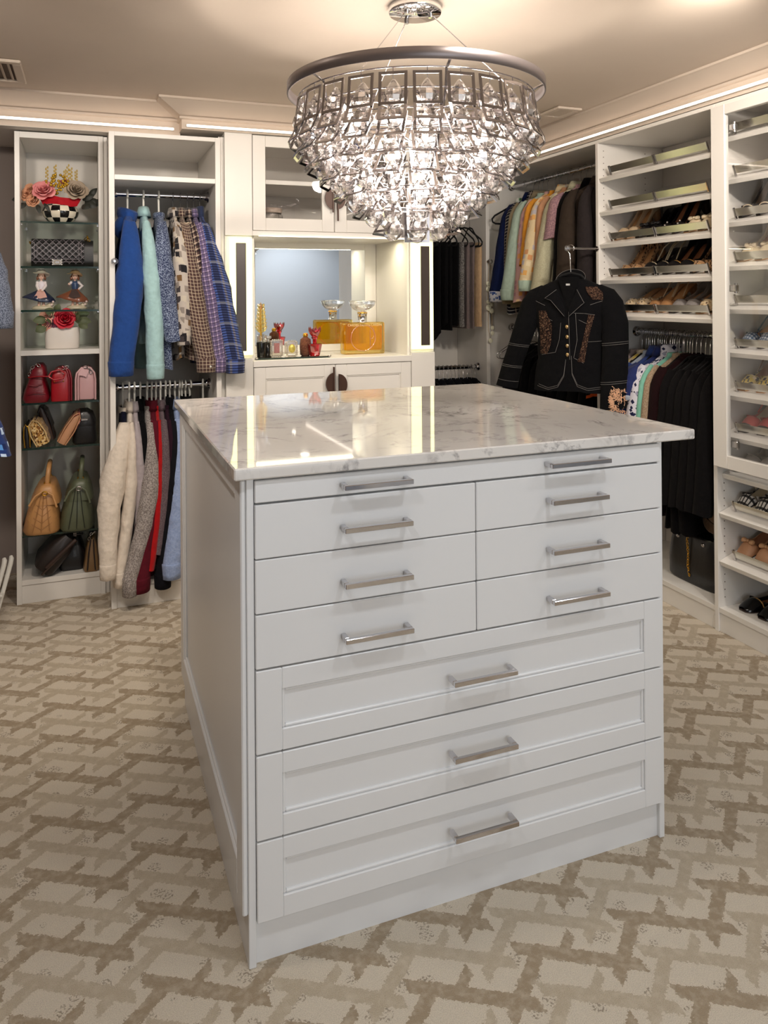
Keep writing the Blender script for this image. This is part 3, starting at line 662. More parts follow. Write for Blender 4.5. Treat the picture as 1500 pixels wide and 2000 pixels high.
def garment(name,label,cat,mt,loc,rotz=0,L=.66,hw=.21,th=.03,sl=None,collar='crew',cm=None,cuff=None,group=None,lean=0.0,flare=1.05,far=True,front=None,seed=0,hem=None,buttons=None,cuffh=.055):
    """clothing on a hanger: local y runs shoulder to shoulder (near one at -y), local x is its thin side"""
    rnd=random.Random(seed*13+len(label)); ph=rnd.random()*6
    t=thing(name,label,cat,loc,rotz,group); NS=30
    prof=[(-.004,.055,.6),(.010,.075,.8),(.035,.118,.85),(.062,.165,.9),(.092,.198,.95),(.13,.212,1),(.20,.212,1),(.30,.212,1.05)]
    prof=[(d,w*hw/.212,k) for d,w,k in prof]+[(.30+(L-.30)*q,hw*(1+(flare-1)*q),1.05+.25*q) for q in (.25,.5,.75,.97,1.0)]
    rings=[]
    for d,w,k in prof:
        ring=[]
        for j in range(NS):
            a=2*PI*j/NS; y=w*math.cos(a); s=math.sin(a)
            x=th*k*(1 if s>=0 else -1)*abs(s)**.8
            f=min(1,max(0,d)/L)**.8*th*.42
            x+=f*math.sin(5*a+ph+d*5)*abs(s)**.3+f*.5*math.sin(11*a+ph*2)
            y+=-.012*math.sin(d*9+ph)*min(1,d/.3)*(1 if math.cos(a)<0 else .2)
            x+=lean*.55*min(1,d/L)*max(0,-math.cos(a))
            ring.append((x,y,-d+.010*math.sin(3*a+ph)*(d/L)**3))
        rings.append(ring)
    m=M(); m.loft(rings[::-1],True,True); obj('body',m,mt,t)
    if hem:
        m=M(); r0=[(x*1.05,y*1.008,z) for x,y,z in rings[-3]] if False else None
        b=[[(x*1.06,y*1.012,z+dz) for x,y,z in rings[-1]] for dz in (-.002,.004,.045,.05)]; m.loft(b,True,False); obj('hem_band',m,hem,t)
    if sl:
        for sd in ((-1,1) if far else (-1,)):
            ln=sl.get('len',.56)*(1 if sd<0 else rnd.uniform(.9,1)); rx,ry=sl.get('rx',.052),sl.get('ry',.042); out=sl.get('out',.03); le=lean if sd<0 else lean*.2; bow=sl.get('bow',.012)*(1 if sd<0 else .4); tw=sl.get('taper',.66)
            rr=[]; N=15; ns=16
            for i in range(N+1):
                q=i/N; z=-.050-(ln)*q; yy=sd*(hw*.80+hw*.20*min(1,q/.14)**.6+out*max(0,q-.1)); xx=le*q**1.3+bow*math.sin(q*PI)
                k=(.42+.58*min(1,q/.40)**.75)*(1-(1-tw*1.12)*max(0,q-.4)/.6)
                wr=.10*math.sin(q*26+ph)*(1-abs(q-.5)*1.4)
                rr.append([(xx+rx*k*math.cos(2*PI*j/ns)*(1+wr*math.sin(3*2*PI*j/ns+ph)),yy+ry*k*math.sin(2*PI*j/ns)*(1+.5*wr*math.cos(2*2*PI*j/ns)),z+.006*math.sin(2*PI*j/ns*2+ph)) for j in range(ns)])
            m=M(); m.loft(rr[::-1],True,True); so=obj('sleeve',m,sl.get('mat',mt),t)
            if cuff:
                c=rr[-1]; cx=sum(p[0] for p in c)/ns; cyy=sum(p[1] for p in c)/ns; z=c[0][2]; b=[]
                for dz,k in ((.012,.98),(.010,1.035),(.003,1.04),(-cuffh*.5,1.0),(-cuffh,.97),(-cuffh-.002,.88),(-cuffh*.6,.84)): b.append([(cx+le*.0+(p[0]-cx)*k,cyy+(p[1]-cyy)*k,z+dz) for p in c])
                m=M(); m.loft(b[::-1],True,False); obj('cuff',m,cuff,so)
                if sl.get('mat') is None and buttons and sd<0:
                    m=M(); m.ball((cx+.3*rx,cyy-ry*tw*1.06,z-cuffh*.5),(.005,.003,.005),8,5); obj('cuff_button',m,buttons,so)
    cm=cm or mt; m=M(); n=22
    cx_=min(1.0,th/.030) if collar!='hood' else 1.0
    def ell(ry,rx,z,fwd=0,cx_=cx_):
        rx*=cx_; return [(rx*math.cos(2*PI*j/n),ry*math.sin(2*PI*j/n),z+fwd*math.cos(2*PI*j/n)) for j in range(n)]
    if collar=='shirt':
        m.loft([ell(.058,.030,-.012),ell(.054,.028,.030),ell(.060,.033,.036),ell(.074,.042,.012),ell(.086,.048,-.014),ell(.083,.045,-.012),ell(.060,.034,.024)],True,False); obj('collar',m,cm,t)
    elif collar=='crew':
        m.loft([ell(.074,.032,-.018),ell(.070,.032,.006),ell(.062,.028,.010),ell(.060,.025,-.005)],True,False); obj('neckband',m,cm,t)
    elif collar=='stand':
        m.loft([ell(.072,.034,-.015),ell(.066,.032,.045),ell(.060,.029,.047),ell(.060,.027,.0)],True,False); obj('collar',m,cm,t)
    elif collar=='hood':
        m.loft([ell(.085,.040,-.035),ell(.084,.050,.0),ell(.070,.046,.020,-.012),ell(.052,.030,.014,-.012),ell(.052,.025,-.01)],True,False)
        m.loft([[(-.030+.030*k*math.cos(2*PI*j/n),.06*k*math.sin(2*PI*j/n),-.004-.10*q+.02*math.cos(2*PI*j/n)) for j in range(n)] for q,k in ((0,.6),(.2,1.1),(.5,1.2),(.8,.9),(1,.3))][::-1],True,True)
        obj('hood',m,cm,t)
    return t
def X_at(px,yw): # helper used once to lay the rods out: bearing of a rod position seen from the camera
    return math.tan(math.atan((px-750)/FOC)+YAW)*yw
F=lambda n,c,**k: fabric(n,c,**k).m
# --- upper rod, left cabinet
ROY=F('royal_blue_jersey',(38,74,142)); AQU=F('aqua_knit',(172,208,210)); 
SPK=heather('navy_speckled_knit',(34,46,82),(176,190,216),240,.56)
GEO=cells('tan_grey_patch_print',(196,186,176),[(40,38,42),(120,92,62),(196,186,176),(150,140,132),(70,64,66),(206,196,180)],34,th=.07)
CHK=plaid('brown_check_cotton',(100,76,70),[(0,.0165,.008,(78,56,56),.55,.5),(1,.0165,.008,(78,56,56),.55,.5),(0,.0165,.0022,(232,214,186),.75,0),(1,.0165,.0022,(232,214,186),.75,.1)])
DPL=plaid('dark_plum_plaid',(88,66,62),[(0,.03,.006,(210,190,170),.8,0),(1,.03,.006,(210,190,170),.8,0),(0,.03,.01,(30,24,34),.7,.5),(1,.03,.01,(30,24,34),.7,.4)])
LIL=plaid('lilac_gingham',(196,176,208),[(0,.022,.010,(96,84,128),.75,.2),(1,.022,.010,(96,84,128),.7,.2),(0,.022,.003,(44,38,66),.9,.7),(1,.022,.0035,(44,38,66),.9,.7)])
BPL=plaid('blue_black_plaid',(84,108,182),[(0,.075,.030,(44,44,58),.75,.2),(0,.075,.012,(170,160,130),.55,.72),(1,.0125,.006,(24,26,52),.8,0),(1,.10,.012,(190,194,206),.3,.3)])
JEAN=F('dark_denim',(52,62,92))
zr=1.925; UP=[
 ('hoodie','royal blue hooded sweatshirt, leftmost on the upper rod','sweatshirt',ROY,.187,dict(collar='hood',cuff=ROY,L=.60,th=.030,lean=-.045,sl=dict(len=.66,rx=.062,ry=.05,out=.06,taper=.80)),'plastic','royal blue hoodie'),
 ('pullover','pale aqua pullover with turned-down collar beside the royal blue hoodie','pullover',AQU,.262,dict(collar='shirt',cuff=AQU,L=.62,th=.022,lean=.03,sl=dict(len=.67,rx=.042,ry=.045,out=.06,taper=.85)),'plastic','aqua pullover'),
 ('cardigan','navy and white speckled knit cardigan beside the aqua pullover','cardigan',SPK,.334,dict(collar='crew',L=.74,th=.026,lean=.045,sl=dict(len=.56,rx=.046,ry=.045,out=.04,taper=.85,bow=-.012)),'plastic','speckled knit cardigan'),
 ('blouse','grey and tan geometric print blouse with black patches','blouse',GEO,.403,dict(collar='shirt',L=.70,th=.020,lean=.02,cuff=GEO,sl=dict(len=.52,rx=.044,ry=.045,out=.05)),'slim','grey and tan geometric blouse'),
 ('shirt','brown and cream checked shirt with buttoned cuff','shirt',CHK,.438,dict(collar='shirt',L=.70,th=.018,lean=.085,cuff=CHK,buttons=WPLAST,sl=dict(len=.66,rx=.052,ry=.045,out=.06,taper=.80,bow=-.004)),'slim','brown checked shirt'),
 ('shirt','dark plum plaid shirt squeezed behind the brown checked shirt','shirt',DPL,.473,dict(collar='shirt',L=.70,th=.016,lean=.06,cuff=DPL,sl=dict(len=.52,rx=.030,ry=.04,out=.0)),'slim','dark plum plaid shirt'),
 ('shirt','lilac and black gingham shirt beside the blue plaid one','shirt',LIL,.503,dict(collar='shirt',L=.70,th=.016,lean=.085,cuff=LIL,sl=dict(len=.66,rx=.040,ry=.042,out=.05,taper=.75)),'slim','lilac gingham shirt'),
 ('shirt','blue and black plaid shirt, rightmost on the upper rod','shirt',BPL,.534,dict(collar='stand',cm=JEAN,L=.70,th=.018,lean=.125,cuff=BPL,sl=dict(len=.66,rx=.054,ry=.045,out=.06,taper=.78)),'slim','blue plaid shirt'),
]
for i,(nm,lb,ct,mt,x,kw,st,sh) in enumerate(UP):
    hanger(('white plastic' if st=='plastic' else 'slim bronze')+' hanger carrying the '+sh,(x,3.97,zr),0,hw=.19,drop=.105,style=st,bar=False,group='hangers on the upper left rod')
    garment(nm,lb,ct,mt,(x,3.97,zr-.098),0,seed=i,group='tops on the upper left rod',**kw)
# --- lower rod, left cabinet
CRE=F('cream_fleece',(226,214,200)); LAV=F('pale_lavender_knit',(178,168,172)); INK=F('black_jersey',(10,10,13)); HGR=heather('heather_grey_knit',(122,114,112),(176,168,164),180,.5)
BUR=F('burgundy_knit',(92,22,36)); RED=F('bright_red_knit',(176,22,26)); MAU=heather('mauve_grey_knit',(92,78,84),(116,100,106),200); PLU=F('dark_plum_knit',(44,22,36)); NAV=F('navy_knit',(26,28,48)); LBL=heather('light_blue_fleece',(142,162,204),(158,176,214),120); DEN=F('slate_blue_jersey',(72,84,116)); NBK=F('midnight_jersey',(20,20,26))
P=lambda px:.133+(px-226)*.00246
LOW=[
 ('pullover','cream and navy colour-block pullover, leftmost on the low rod','pullover',NAV,237,dict(collar='crew',cm=CRE,L=.62,th=.020,lean=-.080,far=False,sl=dict(len=.62,rx=.058,ry=.05,out=.10,taper=.55,mat=CRE,bow=-.03),cuff=CRE),'colour-block pullover'),
 ('pullover','cream white fleece pullover beside the colour-block one','pullover',CRE,249,dict(collar='shirt',L=.62,th=.020,lean=-.060,sl=dict(len=.66,rx=.030,ry=.045,out=.06,taper=.85),cuff=CRE),'cream fleece pullover'),
 ('pullover','pale lavender pullover behind the heather grey one','pullover',LAV,259,dict(collar='shirt',L=.60,th=.018,lean=.0,sl=dict(len=.5,rx=.026,ry=.04,out=.02)),'lavender pullover'),
 ('jacket','black zip jacket between the lavender and heather grey pullovers','jacket',INK,270,dict(collar='stand',L=.66,th=.02,lean=.0,sl=dict(len=.6,rx=.030,ry=.04,out=.0)),'black zip jacket'),
 ('pullover','heather grey sweatshirt with long hanging sleeve','sweatshirt',HGR,283,dict(collar='crew',L=.62,th=.022,lean=-.100,sl=dict(len=.68,rx=.043,ry=.05,out=.09,taper=.70,bow=.028),cuff=HGR,cuffh=.075),'heather grey sweatshirt'),
 ('dress_coat','long burgundy knit coat hanging nearly to the cabinet base','coat',BUR,292,dict(collar='shirt',L=.76,th=.026,lean=-.082,sl=dict(len=.70,rx=.046,ry=.045,out=.06,taper=1.0,bow=.0),cuff=BUR),'burgundy coat'),
 ('cardigan','bright red cardigan, a thin slice beside the burgundy coat','cardigan',RED,300,dict(collar='crew',L=.70,th=.016,lean=-.055,sl=dict(len=.66,rx=.024,ry=.04,out=.05,taper=.9)),'red cardigan'),
 ('cardigan','mauve grey cardigan right of the bright red one','cardigan',MAU,309,dict(collar='shirt',L=.62,th=.018,lean=-.045,sl=dict(len=.60,rx=.034,ry=.045,out=.03,taper=.8)),'mauve grey cardigan'),
 ('pullover','dark plum pullover right of the mauve grey cardigan','pullover',PLU,319,dict(collar='crew',L=.64,th=.018,lean=-.03,sl=dict(len=.6,rx=.028,ry=.04,out=.01)),'dark plum pullover'),
 ('jacket','midnight navy jacket left of the light blue sweatshirt','jacket',NBK,327,dict(collar='stand',L=.70,th=.02,lean=-.060,sl=dict(len=.70,rx=.040,ry=.045,out=.04,taper=.85),cuff=NBK),'midnight navy jacket'),
 ('sweatshirt','light blue sweatshirt beside the island corner','sweatshirt',LBL,337,dict(collar='shirt',L=.62,th=.022,lean=-.048,sl=dict(len=.655,rx=.046,ry=.045,out=.07,taper=.86),cuff=LBL,cuffh=.06),'light blue sweatshirt'),
 ('pullover','slate blue pullover right of the light blue sweatshirt','pullover',DEN,346,dict(collar='crew',L=.6,th=.018,lean=-.02,sl=dict(len=.5,rx=.03,ry=.04,out=.0)),'slate blue pullover'),
 ('coat','black coat mostly hidden by the island, on the low left rod','coat',INK,358,dict(collar='stand',L=.7,th=.026,lean=.0,sl=dict(len=.6,rx=.045,ry=.04,out=.03)),'black coat behind the island'),
]
for i,(nm,lb,ct,mt,px,kw,sh) in enumerate(LOW):
    hanger('white plastic hanger carrying the '+sh,(P(px),3.97,.983),0,hw=.19,drop=.10,style='plastic',bar=False,group='white hangers on the low left rod')
    garment(nm.replace('dress_',''),lb,ct,mt,(P(px),3.97,.983-.100),0,seed=i+20,group='clothes on the low left rod',**kw)
for px,a,lb in ((351,0,'empty white plastic hanger, first of two right of the black coat'),(367,R(14),'empty white plastic hanger tilted sideways behind the island edge'),(393,R(-8),'white plastic hanger alone at the right end of the low left rod')):
    h=hanger(lb,(P(px),3.97,.983),a,hw=.19,drop=.10,style='plastic',group='white hangers on the low left rod')
# --- closet on the left wall: only its near edges show
lw=thing('wardrobe_rail','chrome clothes rail along the dark left wall','rail',(-.55,3.3,1.78)); rod(lw,(-.56,1.6,1.80),(-.56,YB,1.80)); 
TWD=heather('blue_grey_tweed',(44,52,70),(132,140,158),320,.5)
BFL=cells('blue_floral_print',(30,52,110),[(20,34,84),(84,140,206),(190,210,236),(30,52,110)],40)
for (y,lb,mt,L,hw,ln,ct,nm) in ((3.42,'blue grey tweed jacket at the left edge of the photo',TWD,.50,.215,.30,'jacket','jacket'),):
    hanger('black velvet hanger carrying the tweed jacket',(-.575,y,1.80),R(90),hw=.19,style='velvet',bar=False)
    garment(nm,lb,ct,mt,(-.575,y,1.705),R(90),L=L,hw=hw,th=.045,sl=dict(len=ln,rx=.055,ry=.05,out=.04,taper=.9),collar='shirt',cuff=mt,seed=61)
board(lw,'end_panel',XL+.001,-.34,1.578,1.60,0,2.19); rod(lw,(-.60,1.6,1.22),(-.60,YB,1.22))
hanger('black velvet hanger carrying the blue floral blouse',(-.60,3.30,1.22),R(90),hw=.19,style='velvet',bar=False)
garment('blouse','blue floral blouse low at the left edge of the photo','blouse',BFL,(-.60,3.30,1.12),R(90),L=.50,hw=.215,th=.03,sl=dict(len=.25,rx=.05,ry=.05,out=.06,taper=1.0),collar='shirt',seed=63)
# --- upper rod, right wall
RZ_=R(-90); Yat=lambda px,x: x/math.tan(math.atan((px-750)/FOC)+YAW)
FGR=cells('green_white_floral',(222,226,214),[(30,96,84),(222,226,214),(120,168,130),(24,60,66),(236,236,226)],46)
RNV=F('navy_crepe',(22,34,76)); STR=plaid('black_white_stripe',(34,34,42),[(1,.02,.003,(220,216,210),.9,0),(0,.10,.008,(210,190,170),.6,.3)]); OLV=F('khaki_cotton',(150,136,108)); MNT=F('mint_knit',(184,206,190)); FLP=cells('pink_orange_floral',(206,164,160),[(224,160,96),(206,164,160),(186,140,150),(232,198,150),(206,164,160)],36)
ORG_=F('orange_satin',(226,154,52),rough=.6); YFL=cells('cream_orange_floral',(228,206,164),[(228,206,164),(234,178,104),(196,190,196),(238,220,184),(220,160,110)],30); PCH=F('peach_knit',(196,146,110)); SGE=heather('pale_sage_linen',(196,190,158),(208,204,174),160); PNK=heather('dusty_pink_lace',(190,150,152),(150,116,128),140,.5); BLK=F('black_wool',(9,7,8)); BRV=F('brown_black_velvet',(58,48,40),sheen=.5); CHD=F('charcoal_denim',(46,40,40)); WCF=cells('white_blue_print',(224,226,236),[(60,84,150),(224,226,236),(120,140,190)],60)
RU=[
 ('blouse','green and white floral sleeveless blouse on the black velvet hanger','blouse',FGR,1031,dict(L=.50,th=.02,hw=.17,collar='crew'),'green floral blouse'),
 ('blouse','navy crepe blouse with patterned blue cuff','blouse',RNV,1043,dict(L=.58,th=.022,hw=.2,lean=-.06,collar='shirt',cuff=WCF,far=False,sl=dict(len=.57,rx=.058,ry=.04,out=.05,taper=.95)),'navy blouse'),
 ('blouse','black and white striped blouse beside the navy one','blouse',STR,1052,dict(L=.74,th=.022,lean=-.01,collar='shirt',far=False,sl=dict(len=.60,rx=.036,ry=.04,out=.0,taper=.95)),'striped blouse'),
 ('shirt','khaki shirt between the striped and mint tops','shirt',OLV,1060,dict(L=.70,th=.02,collar='shirt',lean=-.03,far=False,cuff=OLV,sl=dict(len=.58,rx=.032,ry=.04,out=.03,taper=.85)),'khaki shirt'),
 ('pullover','pale mint pullover with wide hanging sleeve','pullover',MNT,1070,dict(L=.60,th=.022,collar='crew',lean=-.02,far=False,cuff=MNT,sl=dict(len=.56,rx=.055,ry=.045,out=.06,taper=1.05)),'mint pullover'),
 ('blouse','pink and orange floral blouse right of the mint pullover','blouse',FLP,1084,dict(L=.62,th=.018,collar='crew',lean=.0,far=False,sl=dict(len=.62,rx=.035,ry=.042,out=.05,taper=.85)),'pink floral blouse'),
 ('blouse','orange satin blouse, a thin bright slice','blouse',ORG_,1094,dict(L=.66,th=.016,collar='crew',lean=.01,far=False,sl=dict(len=.40,rx=.03,ry=.04,out=.05,taper=.8)),'orange satin blouse'),
 ('shirt','cream and orange floral shirt with turned-back cuff','shirt',YFL,1108,dict(L=.60,th=.018,collar='shirt',lean=.0,far=False,cuff=MNT,cuffh=.05,sl=dict(len=.50,rx=.046,ry=.045,out=.09,taper=.8)),'cream floral shirt'),
 ('pullover','peach pullover behind the cream floral shirt','pullover',PCH,1118,dict(L=.60,th=.018,collar='crew',lean=.01,far=False,sl=dict(len=.45,rx=.032,ry=.04,out=.03,taper=.8)),'peach pullover'),
 ('blouse','pale sage linen blouse with long wide sleeve','blouse',SGE,1134,dict(L=.70,th=.022,collar='shirt',lean=-.02,far=False,cuff=SGE,sl=dict(len=.62,rx=.056,ry=.045,out=.08,taper=1.0)),'sage blouse'),
 ('blouse','dusty pink lace blouse left of the black coat','blouse',PNK,1146,dict(L=.55,th=.020,collar='crew',lean=.0,far=False,sl=dict(len=.26,rx=.05,ry=.042,out=.03,taper=.95)),'pink lace blouse'),
 ('coat','narrow black wool coat between the pink blouse and brown jacket','coat',BLK,1160,dict(L=.74,th=.026,collar='shirt',lean=.0,far=False,sl=dict(len=.68,rx=.045,ry=.045,out=.03,taper=.9)),'black wool coat'),
 ('jacket','brown-black velvet jacket with long sleeve','jacket',BRV,1178,dict(L=.66,th=.035,hw=.23,collar='shirt',lean=.02,far=False,cuff=BRV,sl=dict(len=.62,rx=.062,ry=.05,out=.05,taper=.8)),'brown velvet jacket'),
 ('jacket','charcoal denim jacket against the shoe cabinet divider','jacket',CHD,1208,dict(L=.66,th=.045,hw=.22,collar='shirt',cm=BRV,lean=.0,far=False,sl=dict(len=.60,rx=.05,ry=.045,out=.0,taper=.8)),'charcoal denim jacket'),
]
for i,(nm,lb,ct,mt,px,kw,sh) in enumerate(RU):
    y=min(Yat(px,2.705),4.5) if i else 4.42
    hanger('black velvet hanger carrying the '+sh,(2.705,y,2.155),RZ_,hw=.25 if i==0 else .19,drop=.115,style='velvet',bar=(i==0),dh=.13 if i==0 else .10,group='velvet hangers on the right upper rod')
    garment(nm,lb,ct,mt,(2.705,y,2.155-.108),RZ_,seed=i+40,group='tops on the right upper rod',**kw)
# --- low rod on the right wall, behind the black denim jacket
for k in range(5):
    y=4.50-.045*k
    hanger('thin bare wire hanger on the low rod behind the black denim jacket',(2.70,y,1.20),RZ_+R(random.uniform(-9,9)),hw=.17,drop=.08,style='wire',group='bare wire hangers on the low right rod')
for k in range(9):
    y=4.28-.10*k
    hanger('black velvet hanger on the low rod behind the black denim jacket',(2.70,y,1.20),RZ_,hw=.18,style='velvet',bar=False,group='velvet hangers on the low right rod')
    garment('top','black knitted top on the low rod behind the black denim jacket','top',INK,(2.70,y,1.085),RZ_,L=.62,th=.04,sl=dict(len=.5,rx=.045,ry=.04),far=False,collar='crew',seed=90+k,group='black tops on the low right rod')
# --- rod under the shoe shelves
LFL=cells('brown_yellow_floral',(196,178,150),[(54,38,36),(196,178,150),(160,130,84),(200,170,50),(226,206,180)],40); PLV=F('pale_pink_grey_cotton',(186,166,160)); GRB=F('pale_grey_blue_jersey',(168,176,190)); BDN=F('bright_navy_denim',(48,66,124)); POL=F('navy_polo_pique',(40,50,100))
HEX=cells('navy_white_hexagon_print',(206,204,214),[(24,28,62),(206,204,214),(24,28,62),(150,150,170)],44,th=.09,dist='MANHATTAN'); SEA=F('seafoam_knit',(126,188,168)); OAT=heather('oatmeal_knit',(140,118,96),(166,146,122),160); MAR=F('dark_maroon_velvet',(26,5,8))
RL=[
 ('blouse','pale pink grey blouse hanging behind the denim jacket sleeve','blouse',PLV,3.285,dict(L=.6,th=.02,collar='crew'),'pale pink grey blouse'),
 ('blouse','brown and yellow floral blouse beside the fringed cuff','blouse',LFL,3.235,dict(L=.62,th=.022,collar='crew',far=False,sl=dict(len=.5,rx=.045,ry=.04,out=.05)),'brown floral blouse'),
 ('pullover','pale grey blue pullover left of the navy shirts','pullover',GRB,3.19,dict(L=.60,th=.018,collar='crew',far=False,cuff=CRE,sl=dict(len=.42,rx=.035,ry=.042,out=.06,taper=.8)),'grey blue pullover'),
 ('shirt','bright navy shirt under the shoe shelves','shirt',BDN,3.15,dict(L=.62,th=.026,collar='shirt',far=False,sl=dict(len=.50,rx=.05,ry=.042,out=.02,taper=1)),'bright navy shirt'),
 ('shirt','navy polo shirt with light sleeve trim','shirt',POL,3.105,dict(L=.60,th=.022,collar='shirt',far=False,cuff=GRB,cuffh=.012,sl=dict(len=.16,rx=.055,ry=.045,out=.02,taper=1)),'navy polo shirt'),
 ('blouse','navy and white geometric print blouse','blouse',HEX,3.06,dict(L=.66,th=.026,collar='stand',far=False,sl=dict(len=.52,rx=.05,ry=.045,out=.06,taper=.95)),'geometric print blouse'),
 ('pullover','seafoam green pullover left of the oatmeal one','pullover',SEA,3.015,dict(L=.64,th=.018,collar='crew',far=False,sl=dict(len=.55,rx=.03,ry=.042,out=.04,taper=.95)),'seafoam pullover'),
 ('pullover','oatmeal knitted pullover left of the dark maroon coat','pullover',OAT,2.98,dict(L=.64,th=.020,collar='crew',far=False,sl=dict(len=.55,rx=.03,ry=.042,out=.04,taper=.95)),'oatmeal pullover'),
 ('coat','dark maroon velvet coat right of the oatmeal pullover','coat',MAR,2.925,dict(L=.74,th=.036,collar='crew',far=False,sl=dict(len=.62,rx=.055,ry=.045,out=.02,taper=.9)),'dark maroon coat'),
]
for i,(nm,lb,ct,mt,y,kw,sh) in enumerate(RL):
    hanger('black velvet hanger carrying the '+sh,(2.705,y,1.224),RZ_,hw=.18,drop=.105,style='velvet',bar=False,group='velvet hangers under the shoe shelves')
    garment(nm,lb,ct,mt,(2.705,y,1.224-.100),RZ_,seed=i+110,group='clothes under the shoe shelves',**kw)
for k in range(6):
    y=2.865-.050*k
    garment('dress','long black dress hanging under the shoe shelves above the black bag','dress',BLK,(2.705,y,1.118),RZ_,L=(.78 if k<3 else .62),th=.028,sl=dict(len=.6,rx=.038,ry=.045,taper=.9),far=False,collar='crew',seed=130+k,group='long black dresses under the shoe shelves')
for k in range(24):
    y=2.575+.0295*k
    if min(abs(y-q[4]) for q in RL)<.006: y+=.012
    hanger('black velvet hanger with silver hook crowded under the shoe shelves',(2.705,y,1.224),RZ_+R(random.uniform(-3,3)),hw=.17,drop=.095,style='velvet',bar=False,group='crowded velvet hangers under the shoe shelves')
# --- trousers in the corner cabinet
def trousers(label,mt,loc,rotz,L,hw=.15,th=.013,group=None,hem=None,seed=0,shape=0):
    t=thing('trousers',label,'trousers',loc,rotz,group); NS=26; ph=seed*1.7; rings=[]
    for d,w,k in [(-.012,.86,.3),(0,1,1),(.03,1,1.25),(L*.3,.97,1.2),(L*.6,.94,1.1),(L*.9,.93,1.1),(L,.93,1.15)]:
        ring=[]
        for j in range(NS):
            a=2*PI*j/NS; s=math.sin(a); c=math.cos(a)
            x=th*k*(1 if s>=0 else -1)*abs(s)**.5+.004*math.sin(4*a+ph)*min(1,d/.1)
            ring.append((x,hw*w*(1 if c>=0 else -1)*abs(c)**.75,-d+shape*.06*(c)*(d/L)**2))
        rings.append(ring)
    m=M(); m.loft(rings[::-1],True,True); obj('legs',m,mt,t)
    m=M(); b=[[(x*1.10,y*1.01,z+dz) for x,y,z in rings[-1]] for dz in (-.001,.002,.035,.038)]; m.loft(b,True,False); obj('hem',m,hem or mt,t)
    m=M(); m.tube([(-th*1.35,-hw*.4,-.03),(-th*1.3,-hw*.38,-L*.5),(-th*1.25,-hw*.36,-L*.97)],.0022,6); obj('crease',m,mt,t)
    return t
SIL=plain('silver_sequin_cloth',(170,164,156),.28,.8,bs=.9,bscale=40,var=.3); TBK=F('black_suiting',(9,9,11)); TAU=F('taupe_suiting',(118,104,102)); TAN=F('tan_suiting',(196,164,128)); DOT=heather('black_white_dot_weave',(22,22,24),(196,190,184),420,.55)
TR_=[(2.055,SIL,'crumpled silver sequined skirt left of the black trousers',.34,.6),(2.105,TBK,0,.63,1),(2.150,TBK,0,.57,1),(2.195,TBK,0,.56,0),(2.235,TBK,0,.53,0),(2.272,DOT,'black trousers with white dotted side stripe',.54,0),(2.312,TAU,'taupe trousers with turned hem, left one of the taupe pair',.55,0),(2.352,TAU,'taupe trousers beside the tan trousers',.55,0),(2.395,TAN,'tan trousers at the right end of the corner rod',.54,0)]
for i,(x,mt,lb,L,sh) in enumerate(TR_):
    hanger({0:'black velvet hanger carrying the silver sequined skirt',5:'black velvet hanger carrying the dotted-stripe trousers',6:'black velvet hanger carrying the left taupe trousers',7:'black velvet hanger carrying the taupe trousers beside the tan pair',8:'black velvet hanger carrying the tan trousers'}.get(i,'black velvet hanger with black suit trousers on the corner rod'),(x,4.62,1.987),R(random.choice((-16,-8,9,15,6))),hw=.175,drop=.115,style='velvet',dh=.11,group='velvet hangers on the corner rod')
    trousers(lb or 'black suit trousers in the dark bunch on the corner rod',mt,(x,4.62,1.987-.232),R(random.uniform(-4,4)),L,seed=i,shape=-sh,group='trousers on the corner rod')
for k in range(11):
    x=2.43-.030*k
    hanger('black velvet hanger crowded on the low corner rod behind the island',(x,4.62,.941),R(random.uniform(-8,8)),hw=.17,drop=.085,style='velvet',bar=False,group='velvet hangers on the low corner rod')
for k in range(5):
    garment('top','dark navy top on the low corner rod behind the island','top',NBK,(2.40-.06*k,4.62,.856),R(2),L=.5,th=.025,sl=dict(len=.4,rx=.04,ry=.04),far=False,collar='crew',seed=150+k,group='dark tops on the low corner rod')
